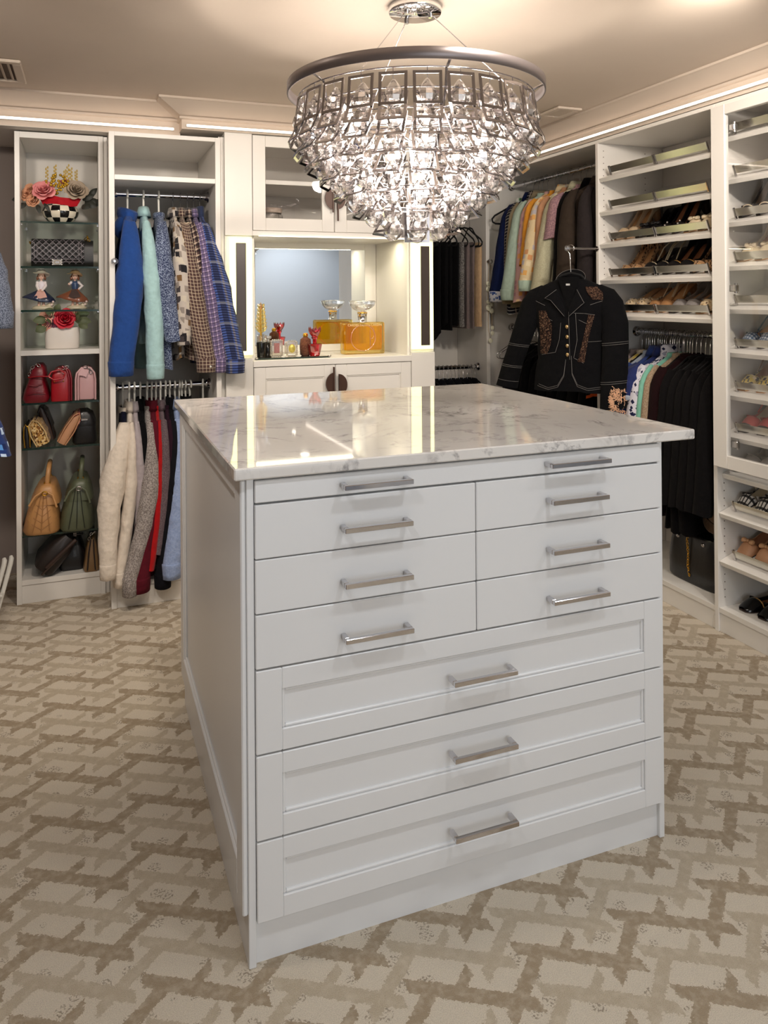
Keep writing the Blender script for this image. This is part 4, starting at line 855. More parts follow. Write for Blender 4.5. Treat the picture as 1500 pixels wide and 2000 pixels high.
# ------------------------------------------------------------------ chandelier
CX,CYY=.983,2.262
CRY=glass('faceted_crystal',(255,253,253),0.0,1.6,.30,.12)
DCH=plain('dark_chrome',(168,163,164),.12,1,var=.02)
def chandelier():
    t=thing('chandelier','tiered crystal chandelier with chrome square frames over the island','chandelier',(CX,CYY,1.59))
    o=1.59
    m=M(); m.lathe([(.001,CEIL-o-.001),(.075,CEIL-o-.001),(.084,CEIL-o-.004),(.086,CEIL-o-.022),(.082,CEIL-o-.028),(.001,CEIL-o-.030)],40); can=obj('canopy',m,plain('mirror_chrome',(235,235,235),.02,1,var=0),t)
    RB,zb0,zb1=.405,2.052-o,2.086-o
    m=M(); m.lathe([(RB,zb0),(RB+.003,zb0+.001),(RB+.003,zb1-.001),(RB,zb1),(RB-.003,zb1-.001),(RB-.003,zb0+.001),(RB,zb0)],96); obj('top_band',m,BANDM,t)
    for a in (R(100),R(215),R(330)):
        p0=(.05*math.cos(a),.05*math.sin(a),CEIL-o-.03); p1=(RB*.72*math.cos(a),RB*.72*math.sin(a),zb1-.01)
        m=M(); m.tube([p0,p1],.0016,6); c=obj('suspension_cable',m,CHROME,t)
        m=M(); m.tube([(p0[0],p0[1],p0[2]+.002),(p0[0],p0[1],p0[2]-.012)],.008,10); obj('cable_grip',m,CHROME,c)
    tiers=[(2.040,.372,25,R(7)),(1.988,.362,25,R(26)),(1.940,.330,23,R(38)),(1.893,.290,20,R(44)),(1.845,.242,17,R(46)),(1.797,.193,14,R(46)),(1.750,.140,10,R(42)),(1.706,.088,6,R(32)),(1.692,.012,1,R(6))]
    FW,FH,bw=.080,.094,.0085
    m=M()
    prof=[]
    for (x0,x1,z0,z1) in ((-FW/2,-FW/2+bw,-FH,0),(FW/2-bw,FW/2,-FH,0),(-FW/2+bw,FW/2-bw,-bw,0),(-FW/2+bw,FW/2-bw,-FH,-FH+bw)): m.box(x0,x1,-.0015,.0015,z0,z1)
    m.tube([(0,0,.011),(0,0,0)],.0012,5); m.tube([(0,.0,-bw),(0,.004,-.02)],.0008,5)
    fm=m.mesh('crystal_frame'); fm.materials.append(DCH)
    d=M(); d.lathe([(.001,0),(.008,-.006),(.016,-.018),(.026,-.034),(.031,-.049),(.027,-.064),(.014,-.077),(.001,-.081)],10,sm=False)
    dm=d.mesh('crystal_drop'); dm.materials.append(CRY)
    rnd=random.Random(3)
    for k,(z,r,n,tilt) in enumerate(tiers):
        if n>1:
            m=M(); m.tube([(r*math.cos(2*PI*i/64),r*math.sin(2*PI*i/64),z-o+.002) for i in range(64)],.0022,6,closed=True); obj('tier_ring',m,DCH,t)
        for i in range(n):
            a=2*PI*i/n+R(-108.5)
            f=bpy.data.objects.new('crystal_frame',fm); COL.objects.link(f); f.parent=t
            mm=TR(r*math.cos(a),r*math.sin(a),z-o-.010)@RZ(a+PI/2)@RX(-tilt if n>1 else 0)@RZ(R(rnd.uniform(-4,4)))
            f.matrix_local=mm
            g=bpy.data.objects.new('crystal_drop',dm); COL.objects.link(g); g.parent=f
            # the drop hangs plumb inside the tilted frame
            lo=(Matrix.Rotation(tilt if n>1 else 0,4,'X')@RZ(rnd.uniform(0,6)))
            g.matrix_local=TR(0,.012 if n>1 else 0,-.016)@lo
    # inner ribs and lamp holders
    for i in range(6):
        a=R(60*i-100); pts=[(r*.98*math.cos(a),r*.98*math.sin(a),z-o) for z,r,n,q in tiers[:8]]; pts=[(RB*math.cos(a),RB*math.sin(a),zb0+.005)]+pts
        m=M(); m.tube(pts,.0042,6); obj('rib',m,DCH,t)
    m=M(); m.tube([(0,0,zb0),(0,0,1.70-o)],.007,10); obj('stem',m,CHROME,t)
    bul=[(.24,1.965,6,10),(.13,1.885,5,40),(.06,1.80,3,0)]
    for r,z,n,off in bul:
        for i in range(n):
            a=2*PI*i/n+R(off); x,y=r*math.cos(a),r*math.sin(a)
            m=M(); m.tube([(0,0,z-o+.02),(x*.6,y*.6,z-o+.055),(x,y,z-o+.042),(x,y,z-o+.022)],[.003,.003,.006,.008],8); s=obj('lamp_holder',m,CHROME,t)
            m=M(); m.lathe([(.001,-.030),(.009,-.024),(.0125,-.012),(.010,.004),(.006,.018),(.004,.022)],12,(x,y,z-o)); obj('bulb',m,BULB,s)
            l=bpy.data.lights.new('chandelier_lamp','POINT'); l.energy=1.5; l.color=(1.0,.90,.80); l.shadow_soft_size=.03
            lo=bpy.data.objects.new('chandelier_lamp',l); COL.objects.link(lo); lo.location=(CX+x,CYY+y,z-.045)
chandelier()
# ------------------------------------------------------------------ flowers
def petal(m,c,axis_a,tilt,w,h,curl,mi=0):
    def f(u,v):
        x=(u-.5)*w*(math.sin(PI*min(.98,.16+.80*v))**.6); z=h*v; y=-.5*w*(2*(u-.5))**2*.55 + curl*h*v*v*.9
        return (x,-y if False else y,z)
    g=M().grid(f,4,4,True,mi); g.xf(TR(*c)@RZ(axis_a)@RX(tilt)); m.merge(g)
def rose(par,c,r,mt,name='rose',aim=(0,-1,.5),layers=((2,.16,.62),(3,.30,.66),(4,.50,.58),(5,.74,.44),(6,1.0,.26)),lab=None):
    """cupped petals round a tight bud, outer ones opening and curling out"""
    m=M(); rn=random.Random(int(r*1e4)+len(layers))
    for li,(n,k,hh) in enumerate(layers):
        for i in range(n):
            a=2*PI*i/n+li*1.1+rn.uniform(-.2,.2); g=M(); wd=(2*PI/n)*(.78 if n>2 else .62); ks=k*rn.uniform(.93,1.07); hs=hh*rn.uniform(.92,1.08)
            def f(u,v):
                th=(u-.5)*wd*2*(.55+.45*math.sin(PI*min(1,.25+v*.6))); e=abs(2*u-1)
                vv=v*(1-.30*e**2.6); rad=r*ks*(.30+.70*math.sin(vv*PI*.5)**.8)*(1+.10*(u-.5)) ; curl=max(0,vv-.72)/.28
                z=r*(-.38*(1-.3*k)+ (hs+.38*(1-.3*k))*math.sin(vv*PI*.5)**1.2 - .16*k*curl**2)
                rad+=r*.16*k*curl**1.5
                return (rad*math.cos(th),rad*math.sin(th),z)
            g.grid(f,8,6,True); g.xf(RZ(a)); m.merge(g)
    m.merge(M().ball((0,0,r*.30),(r*.10,r*.10,r*.30),8,6))
    q=Vector((0,0,1)).rotation_difference(Vector(aim).normalized()).to_matrix().to_4x4(); m.xf(TR(*c)@q)
    return obj(name,m,mt,par,label=lab)
def leaf(par,c,d,L,w,mt,name='leaf',up=(0,-1,.35)):
    d=Vector(d).normalized(); s=d.cross(Vector(up)).normalized(); n=s.cross(d)
    def f(u,v):
        ww=w*(math.sin(PI*(v*.93+.05))**.8)*(u-.5)*2; p=Vector(c)+d*(L*v)+s*ww+n*(-.35*abs(ww)+.18*L*math.sin(v*2.6)-.2*L*v*v); return tuple(p)
    m=M().grid(f,4,6); return obj(name,m,mt,par)
def checker_mat():
    t=NT('black_white_check_enamel'); t.set(Roughness=.12); uv=t.sep(t.coord('UV'))
    a=t.math('FLOOR',t.math('MULTIPLY',uv[0],12)); b=t.math('FLOOR',t.math('MULTIPLY',uv[1],4.6)); k=t.math('MODULO',t.math('ADD',a,b),2)
    t.base(t.mix(k,lin((14,12,14)),lin((226,216,196)))); return t.m
AYc=4.10
def arrangement1():
    zt=1.782; t=thing('flower_arrangement','pink and grey rose arrangement in black and white checked bowl','flowers',(-.118,4.07,zt))
    m=M(); n=24; pr=[(.042,0),(.060,.012),(.078,.035),(.083,.055),(.076,.075),(.066,.088),(.058,.093),(.055,.088)]
    m.lathe([(r,z) for r,z in pr],n); obj('bowl',m,checker_mat(),t)
    rb=F('red_ribbon',(176,14,30),rough=.6); m=M()
    m.grid(lambda u,v:((u-.5)*(.15+.05*v),-.068+.05*abs(u-.5)**1.5*1.2,.084+.036*v+.006*math.sin(u*6)+.010*v*abs(2*u-1)),16,4); m.grid(lambda u,v:((u-.5)*(.15+.05*v),-.064+.05*abs(u-.5)**1.5*1.2,.084+.036*v+.006*math.sin(u*6)+.010*v*abs(2*u-1)),16,4); obj('ribbon',m,rb,t)
    pk=plain('pink_petal',(226,140,140),.6,var=.14,vs=30); pc=plain('peach_petal',(216,158,122),.6,var=.14,vs=30); gp=plain('grey_mauve_petal',(164,146,126),.6,var=.3,vs=40)
    rose(t,(-.072,-.055,.150),.048,pk,aim=(-.15,-1,.55)); rose(t,(.070,-.050,.158),.049,gp,aim=(.2,-1,.45)); rose(t,(-.135,-.02,.142),.040,pc,aim=(-.7,-1,.4)); rose(t,(-.118,-.035,.108),.032,pc,aim=(-.5,-1,.1)); rose(t,(.028,.0,.195),.032,pk,aim=(.2,-.6,1))
    gl=plain('gold_berry',(196,156,44),.25,.55,var=.2); rn=random.Random(5)
    for i in range(46):
        a=rn.uniform(0,6.28); q=rn.random()**.5; x=-.012+.052*q*math.cos(a); z=.185+.048*q*math.sin(a); y=-.045-.03*(1-q*q)+rn.uniform(-.004,.004)
        m=M(); m.ball((x,y,z),.0068,8,6); obj('berry',m,gl,t)
    dk=plain('dark_eucalyptus',(44,46,40),.6,var=.3); gd=plain('dried_gold_grass',(196,166,84),.7)
    for c,d,L,w in (((.10,-.03,.115),(1,-.3,.5),.07,.018),((.11,-.02,.11),(1,-.2,.0),.085,.020),((.11,-.04,.10),(.9,-.4,-.3),.07,.022),((.13,-.02,.13),(.6,-.2,.8),.07,.016),((.10,-.05,.09),(.5,-.7,-.3),.06,.024),((.14,-.02,.10),(1,0,.2),.07,.02),((-.15,-.03,.09),(-.7,-.5,-.5),.06,.016),((-.10,-.05,.085),(.2,-.7,-.8),.07,.012),((-.17,-.02,.11),(-.9,-.3,-.1),.05,.016),((-.07,-.06,.09),(.5,-.4,-.8),.06,.010)): leaf(t,c,d,L*.85,w*.95,dk)
    for x,z,h in ((.03,.20,.085),(.042,.2,.07),(-.02,.21,.07),(.062,.2,.06),(.018,.2,.06),(-.052,.2,.07)):
        m=M(); m.tube([(x,0,z-.05),(x*1.2,-.005,z+h)],.0012,5)
        for q in range(7):
            zz=z+h*(.25+.75*q/6); m.merge(M().ball((x*1.15+(-1)**q*.004,-.005,zz),(.0035,.003,.007),6,4))
        obj('dried_stalk',m,gd,t)
arrangement1()
def arrangement2():
    t=thing('flower_arrangement','red rose arrangement in plain white oval pot','flowers',(-.112,4.06,1.177))
    m=M(); rings=[]
    for z,k in ((0,.94),(.004,.98),(.05,1.0),(.098,1.0),(.102,.98),(.102,.90),(.085,.88)):
        rings.append([(.078*k*(abs(math.cos(a))**.55)*(1 if math.cos(a)>0 else -1),.052*k*(abs(math.sin(a))**.55)*(1 if math.sin(a)>0 else -1),z) for a in [2*PI*i/40 for i in range(40)]])
    m.loft(rings,True,(True,True)); obj('pot',m,plain('white_glazed_ceramic',(222,214,206),.3),t)
    rd=plain('red_petal',(190,20,44),.55,var=.18,vs=30); pk=plain('blush_petal',(226,160,140),.6,var=.15,vs=30)
    rose(t,(.012,-.045,.142),.046,rd,aim=(.05,-1,.35)); rose(t,(-.066,-.025,.160),.032,pk,aim=(-.4,-1,.5)); rose(t,(.070,-.01,.162),.030,pk,aim=(.5,-.8,.6)); rose(t,(-.075,-.035,.122),.032,pk,aim=(-.4,-1,.0)); rose(t,(-.045,-.04,.118),.026,plain('mauve_petal',(140,80,104),.6),aim=(-.2,-1,.0))
    lf=plain('olive_leaf',(84,92,62),.6,var=.25)
    for c,d,L,w in (((-.065,-.045,.140),(-1,-.3,.0),.070,.026),((-.07,-.045,.112),(-1,-.4,-.55),.06,.028),((-.03,-.03,.165),(-.7,-.3,.4),.06,.024),((.055,-.04,.140),(1,-.3,-.15),.085,.028),((.05,-.03,.150),(1,-.3,.3),.085,.026),((.075,-.045,.125),(.7,-.6,-.5),.06,.024),((-.05,-.05,.13),(-.2,-.9,.2),.05,.02),((.06,-.05,.145),(.3,-.9,.3),.05,.022),((-.03,-.02,.175),(.3,-.3,.7),.05,.02)): leaf(t,c,d,L*.9,w*.85,lf)
arrangement2()
# ------------------------------------------------------------------ porcelain girls
def figurine(label,x,skirt,bodice,apron,hat,dirx,arm,seed):
    t=thing('figurine',label,'figurine',(x,4.06,1.366)); por=.18
    C=lambda n,c:plain('porcelain_'+n+str(seed),c,por,var=.06,coat=.4)
    SK,BO,AP,HA,SKN,HR,BS=C('skirt',skirt),C('bodice',bodice),C('apron',apron),C('hat',hat),C('skin',(226,186,164)),C('hair',(112,66,44)),C('base',(196,186,160))
    k=1.0
    m=M(); m.lathe([(.001,0),(.042,0),(.046,.006),(.036,.016),(.020,.022),(.001,.024)],18,(0.006,0,0),sx=1.1,sy=.8)
    m.merge(M().ball((.035,-.01,.018),(.014,.011,.012),8,6)); m.merge(M().ball((.048,-.006,.026),(.009,.008,.012),8,6)); obj('base',m,BS,t)
    for q,(fx,fz) in enumerate(((.038,.034),(.052,.036),(.046,.022))): m=M(); m.ball((fx,-.018,fz),(.006,.005,.006),7,5); obj('blossom',m,C('flower',(220,196,190)),t)
    for s in (-1,1): m=M(); m.tube([(s*.010,-.008,.018),(s*.008,-.004,.05)],[.006,.0075],8); m.merge(M().ball((s*.011,-.014,.020),(.007,.012,.006),8,5)); obj('leg',m,SKN,t)
    rings=[]; n=26
    for z,r,sh in ((.034,.056,-1),(.040,.060,-1),(.055,.052,-.8),(.072,.036,-.45),(.088,.020,-.15),(.098,.0135,0)):
        ring=[]
        for j in range(n):
            a=2*PI*j/n; rr=r*(1+.08*math.sin(6*a+seed)*(1-(z-.034)/.064)); side=max(0,math.cos(a)*dirx)
            ring.append((rr*math.cos(a)*(1+.42*side*(1-(z-.03)/.07)),rr*.7*math.sin(a),z+.022*side*(1-(z-.034)/.064)))
        rings.append(ring)
    m=M(); m.loft(rings,True,True); obj('skirt',m,SK,t)
    m=M(); m.grid(lambda u,v:((u-.5)*(.020+.040*v)+.003*math.sin(3*v)-dirx*-.004,-.0145-.0265*v*(1-.25*abs(2*u-1)),.097-.045*v+.006*abs(2*u-1)*v),8,6); obj('apron',m,AP,t)
    m=M(); m.loft([[(w*math.cos(2*PI*j/16),w*.72*math.sin(2*PI*j/16),z) for j in range(16)] for z,w in ((.094,.0135),(.108,.0155),(.124,.0185),(.132,.015),(.137,.007))],True,True); obj('bodice',m,BO,t)
    slv=C('sleeve',(224,214,214))
    arms=arm
    for pts in arms:
        m=M(); m.tube(pts,[.0068,.0072,.0058,.0046][:len(pts)] if len(pts)<=4 else .006,10); m.merge(M().ball(pts[0],.0085,8,6)); a_=obj('arm',m,slv,t); m=M(); m.ball(pts[-1],(.0052,.0045,.0062),8,6); obj('hand',m,SKN,a_)
    m=M(); m.tube([(0,0,.134),(0,-.001,.146)],.005,8); m.merge(M().ball((0,-.002,.158),(.0145,.0145,.0165),14,10)); m.merge(M().ball((0,-.0165,.156),(.0022,.003,.0024),6,4)); h=obj('head',m,SKN,t)
    for s in (-1,1): m=M(); m.ball((s*.0052,-.0150,.1595),(.0018,.0012,.0022),6,4); obj('eye',m,C('eye',(40,28,26)),h)
    m=M(); m.ball((0,-.0150,.1505),(.0034,.0014,.0012),6,4); obj('mouth',m,C('mouth',(190,90,90)),h)
    m=M(); m.loft([[(.0175*k2*math.cos(2*PI*j/16),.003+.0155*k2*math.sin(2*PI*j/16),z) for j in range(16)] for z,k2 in ((.146,.85),(.152,1.05),(.162,1.04),(.172,.8),(.176,.2))],True,True)
    m.v=[(x_,y_ if not(y_<-.004 and z_<.166) else -.004,z_) for x_,y_,z_ in m.v]; m.merge(M().ball((-.0165,-.003,.150),(.006,.007,.010),8,6)); m.merge(M().ball((.0165,-.003,.150),(.006,.007,.010),8,6)); obj('hair',m,HR,t)
    m=M(); hw=.034 if hat[0]>200 else .032
    m.loft([[((r+.004*math.sin(2*2*PI*j/24+seed))*math.cos(2*PI*j/24),(r)*.85*math.sin(2*PI*j/24)+.004,z+.006*math.cos(2*2*PI*j/24+seed)*(r/.034)) for j in range(24)] for r,z in ((hw,.170),(hw*.98,.172),(.019,.175),(.017,.186),(.010,.192),(.002,.193))],True,True)
    m.xf(TR(0,0,.17)@RY(R(8*dirx*-1))@RX(R(-14))@TR(0,0,-.17)); obj('hat',m,HA,t)
    return t
figurine('porcelain girl figurine in navy skirt, cream hat and white blouse',-.205,(34,42,66),(226,218,224),(204,160,150),(226,206,190),-1,[[(-.017,-.002,.128),(-.019,-.010,.112),(-.010,-.022,.092)],[(.017,-.002,.128),(.020,-.010,.112),(.004,-.024,.090)]],1)
figurine('porcelain girl figurine in brown skirt, blue bodice and tan hat',-.055,(128,76,54),(54,72,104),(72,58,56),(190,150,112),-1,[[(.017,-.002,.128),(.034,-.006,.112),(.018,-.012,.098)],[(-.017,-.002,.128),(-.028,-.008,.114),(-.026,-.012,.122)]],2)
# ------------------------------------------------------------------ handbags
def leather(n,c,rough=.42,bs=.25,var=.1): return plain(n,c,rough,bs=bs,bscale=220,var=var,vs=14,coat=.1)
def chain(par,pts,r=.005,mt=NICKEL,name='chain_link',every=None):
    P=[Vector(p) for p in pts]; out=[]; L=[0]
    for a,b in zip(P,P[1:]): L.append(L[-1]+(b-a).length)
    n=max(2,int(L[-1]/(r*2.1)))
    base=M(); base.tube([(r*1.35*math.cos(2*PI*i/10),0,r*.85*math.sin(2*PI*i/10)) for i in range(10)],r*.28,5,closed=True); me=base.mesh(name); me.materials.append(mt)
    for k in range(n):
        s=L[-1]*(k+.5)/n; i=max(j for j in range(len(L)-1) if L[j]<=s); q=(s-L[i])/max(1e-6,L[i+1]-L[i]); p=P[i].lerp(P[i+1],q); d=(P[i+1]-P[i]).normalized()
        o=bpy.data.objects.new(name,me); COL.objects.link(o); o.parent=par
        o.matrix_local=TR(*p)@(Vector((1,0,0)).rotation_difference(d).to_matrix().to_4x4())@RX(R(90)*(k%2)); out.append(o)
    return out
def rrect(w,d,z,p=.35,n=28,cx=0,cy=0):
    f=lambda v:(1 if v>=0 else -1)*abs(v)**p
    return [(cx+w*f(math.cos(2*PI*j/n)),cy+d*f(math.sin(2*PI*j/n)),z) for j in range(n)]
def bagbody(name,mt,t,secs,p=.35):
    m=M(); m.loft([rrect(w,d,z,p,32,cx,0) for z,w,d,cx in secs],True,True); return obj(name,m,mt,t)
# quilted evening bag on the second glass shelf
def quilt_mat():
    t=NT('quilted_black_leather'); t.set(Roughness=.45); uv=t.sep(t.coord('Object')); s=34
    a=t.math('ADD',uv[0],uv[2]); b=t.math('SUBTRACT',uv[0],uv[2]); L=lambda v:t.math('LESS_THAN',t.math('ABSOLUTE',t.math('SUBTRACT',t.math('FRACT',t.math('MULTIPLY_ADD',v,s,20.0)),.5)),.05)
    k=t.math('MAXIMUM',L(a),L(b)); t.base(t.mix(k,lin((14,13,17)),lin((128,120,126))))
    h=t.math('MULTIPLY',t.math('ABSOLUTE',t.math('SUBTRACT',t.math('FRACT',t.math('MULTIPLY_ADD',a,s,20.0)),.5)),t.math('ABSOLUTE',t.math('SUBTRACT',t.math('FRACT',t.math('MULTIPLY_ADD',b,s,20.0)),.5))); t.bump(t.math('MULTIPLY',h,-4),.6,.006); return t.m
BLL=leather('black_leather',(16,15,18)); 
def quilted_bag():
    t=thing('quilted_handbag','black quilted flap handbag with silver clasp, alone on its glass shelf','handbag',(-.108,4.05,1.571)); W=.138
    m=M(); m.loft([[( -W if q==0 else W if q==1 else 0,0,0)]*1 for q in ()] or [[(x,.042*c,.0+z) for c,z in ((-1,0),(-1.03,.03),(-1.0,.09),(-.85,.118),(-.4,.128),(.4,.128),(1,.115),(1.05,.05),(1,0))] for x in (-W,-W+.004,-.06,0,.06,W-.004,W)],True,True); obj('body',m,BLL,t,fix=True)
    m=M(); m.loft([[(x,.044*c-.004,z) for c,z in ((-1.02,.012),(-1.08,.05),(-1.02,.095),(-.86,.122),(-.4,.133),(.3,.134),(.3,.130),(-.4,.129),(-.82,.118),(-.96,.093),(-1.0,.05),(-.96,.012))] for x in (-W+.002,-.06,0,.05,W-.042)],True,True); fl=obj('flap',m,quilt_mat(),t,fix=True)
    ST=plain('pale_stitch',(140,132,136),.5)
    for o in (.010,.022):
        m=M(); xs0,xs1=-W+.004+o,W-.044-o; m.tube([(xs0,-.0485,.118-.2*o),(xs0,-.0525,.06),(xs0,-.0510,.012+o),(xs1,-.0510,.012+o),(xs1,-.0525,.06),(xs1,-.0485,.118-.2*o)],.0011,5); obj('stitch_line',m,ST,fl)
    m=M(); m.box(-.045,-.003,-.058,-.050,.006,.034,.002); c=obj('clasp',m,NICKEL,fl)
    for s in (-1,1):
        m=M(); pts=[(-.024+s*.0045+s*-.008*math.cos(a)*-1*-1,-.0595,.020+.0085*math.sin(a)) for a in [R(50+260*i/14)-PI*0 for i in range(15)]]
        pts=[(-.024+s*(-.004+.0085*math.cos(R(48+264*i/14))),-.0595,.020+.0085*math.sin(R(48+264*i/14))) for i in range(15)]; m.tube(pts,.0016,6); obj('interlocked_letter',m,plain('clasp_gold',(214,196,164),.15,1),c)
    for x in (-.044,-.004):
        for z in (.009,.020,.031): m=M(); m.ball((x,-.058,z),.0035,8,6); obj('clasp_pearl',m,plain('pearl',(226,220,212),.2),c)
    chain(t,[(.10,.0,.132),(.112,-.012,.146),(.118,-.02,.128),(.112,-.026,.108)],.0068,GOLD); chain(t,[(-.132,0,.115),(-.146,-.005,.118),(-.142,-.01,.108)],.006,GOLD)
quilted_bag()
LR1,LR2,LPK=leather('oxblood_leather',(120,16,32),.35,.3),leather('red_leather',(156,18,30),.3,.12),leather('blush_leather',(206,164,166),.4,.12)
t=thing('slouchy_handbag','slouchy dark red handbag with chain, left on upper bag shelf','handbag',(-.226,4.05,.931))
bagbody('body',LR1,t,[(0,.052,.095,0),(.02,.060,.105,0),(.06,.050,.10,0),(.10,.036,.09,.002),(.128,.034,.085,.004),(.135,.026,.08,.004)])
m=M(); m.loft([rrect(.040,.092,z,.4,28,.006) for z in (.118,.126)]+[rrect(.030,.085,.160,.4,28,.010),rrect(.016,.07,.176,.4,28,.012)],True,True); obj('flap',m,LR1,t)
m=M(); m.tube([(-.032,-.098,.120),(.02,-.108,.124),(.062,-.110,.121)],.003,8); obj('strap',m,LR2,t)
m=M(); m.tube([(-.036,-.106,.040),(-.004,-.112,.048),(.040,-.104,.042)],.0028,6); m.tube([(-.03,-.104,.085),(0,-.106,.078),(.03,-.098,.088)],.0028,6); obj('fold',m,LR1,t)
chain(t,[(-.030,-.08,.125),(-.022,-.085,.158),(.004,-.085,.182),(.018,-.088,.168)],.0072,NICKEL)
t=thing('flap_handbag','bright red structured handbag with looped strap and chain','handbag',(-.118,4.05,.931))
bagbody('body',LR2,t,[(.002,.044,.098,0),(.012,.046,.10,0),(.09,.044,.10,0),(.128,.040,.097,0),(.15,.026,.09,0),(.157,.012,.085,0)],.25)
for x in (.036,.046): m=M(); m.tube([(x,-.100,.004),(x,-.102,.11),(x-.008,-.098,.145),(x-.03,-.088,.166)],.0045,8); obj('flap_edge',m,LR1,t)
m=M(); m.tube([(-.052,-.115,.122),(-.030,-.125,.106),(.012,-.122,.112),(.020,-.115,.135),(-.005,-.108,.152),(-.040,-.110,.143),(-.052,-.115,.122)],.004,8); obj('strap',m,LR2,t)
chain(t,[(-.018,-.095,.150),(.012,-.098,.152),(.032,-.095,.166)],.0078,NICKEL)
for x in (-.028,.012): m=M(); m.ball((x,-.103,.096),.0035,8,6); obj('stud',m,GOLD,t)
t=thing('flap_handbag','pale pink flap handbag, rightmost on upper bag shelf','handbag',(-.006,4.05,.931))
bagbody('body',LPK,t,[(.004,.036,.09,.002),(.012,.038,.092,.002),(.10,.038,.092,.002),(.135,.034,.09,.0),(.15,.024,.085,.0),(.155,.012,.08,0)],.25)
for x0,tp in ((-.036,.143),(-.047,.146),(.041,.146)): m=M(); m.tube([(x0,-.094,.003),(x0,-.097,.10),(x0*.9,-.094,.130),(x0*.45,-.088,tp+.008),(0,-.085,tp+.012)],.0046,8); obj('flap_edge',m,LPK,t)
m=M(); m.grid(lambda u,v:(-.022+.034*u-.012*v,-.098-.006*v,.150-.030*v-.010*u+.004*math.sin(u*3)),5,4); m.grid(lambda u,v:(-.022+.034*u-.012*v,-.0955-.006*v,.150-.030*v-.010*u+.004*math.sin(u*3)),5,4); obj('luggage_tag',m,LPK,t)
chain(t,[(-.014,-.09,.160),(.006,-.092,.158),(.020,-.096,.142),(.022,-.098,.126)],.0075,NICKEL)
# clutches one shelf down
SNK=cells('gold_snake_print',(196,160,98),[(214,176,112),(150,104,54),(226,200,150),(96,62,36),(190,150,84)],130,th=.08)
def clutch(label,loc,w,h,d,mt,tilt,edge,name='clutch',flapmt=None):
    t=thing(name,label,'clutch',loc); q=RY(tilt)
    m=M(); m.loft([rrect(w,d,0,.4),rrect(w*1.1,d*1.02,.012,.4),rrect(w,d,h*.75,.4),rrect(w*.6,d*.96,h,.4)],True,True); m.xf(TR(0,0,w*abs(math.sin(tilt)))@q); obj('body',m,mt,t)
    m=M(); m.loft([[(w*1.15+.002,-d*1.03+d*2.06*u,h*.35) for u in (0,1)]+[(w*1.15-.002,-d*1.03+d*2.06*u,h*.35) for u in (1,0)],[(w*.95+.002,-d*1.03+d*2.06*u,h*.86) for u in (0,1)]+[(w*.95-.003,-d*1.03+d*2.06*u,h*.86) for u in (1,0)],[(w*.1,-d*1.03+d*2.06*u,h*1.06) for u in (0,1)]+[(w*.1,-d*1.03+d*2.06*u,h*1.03) for u in (1,0)],[(-w*.9,-d*1.03+d*2.06*u,h*.86) for u in (0,1)]+[(-w*.9+.004,-d*1.03+d*2.06*u,h*.86) for u in (1,0)]],True,True,sm=False); m.xf(TR(0,0,w*abs(math.sin(tilt)))@q); obj('flap',m,flapmt or mt,t,fix=True)
    m=M(); m.tube([(-w*.9,-d*1.04,.004),(-w*1.05,-d*1.04,h*.5),(-w*.7,-d*1.02,h*.92),(0,-d,h*1.05),(w*.7,-d*1.02,h*.92),(w*1.08,-d*1.04,h*.5),(w*.9,-d*1.04,.004)],.003,6); m.xf(TR(0,0,w*abs(math.sin(tilt)))@q); obj('piping',m,edge,t)
    return t
CAM_=leather('caramel_leather',(190,140,88),.4,.3,.14); TANL=leather('tan_leather',(190,140,104),.45); 
clutch('slim black and gold clutch standing at the left of the middle bag shelf',(-.262,4.04,.721),.012,.105,.085,BLL,R(-4),GOLD)
clutch('gold snakeskin clutch leaning on the slim black clutch',(-.196,4.04,.721),.030,.120,.09,SNK,R(-22),leather('snake_edge',(206,176,124)))
clutch('brown patterned clutch behind the gold snakeskin one',(-.168,4.17,.721),.022,.165,.07,leather('brown_print',(66,46,38)),R(-16),BLL)
clutch('tan clutch with red jewelled flap leaning to the right',(-.118,4.04,.721),.022,.155,.09,TANL,R(30),TANL,flapmt=cells('red_jewelled_flap',(120,30,34),[(170,40,44),(90,20,26),(214,150,140),(120,30,34)],60))
t=thing('evening_bag','black evening bag with silver clasp on the middle bag shelf','handbag',(-.015,4.05,.721))
bagbody('body',BLL,t,[(0,.050,.085,0),(.01,.056,.09,0),(.10,.050,.085,0),(.135,.038,.08,0),(.148,.02,.075,0)])
m=M(); m.box(-.016,.016,-.094,-.084,.112,.122,.002); obj('clasp',m,NICKEL,t)
m=M(); m.loft([rrect(.052,.088,.085,.4),rrect(.053,.089,.10,.4),rrect(.041,.083,.138,.4),rrect(.02,.077,.152,.4)],True,True); obj('flap',m,BLL,t)
m=M(); m.ball((-.052,-.088,.088),(.006,.004,.009),8,6); obj('stud',m,NICKEL,t)
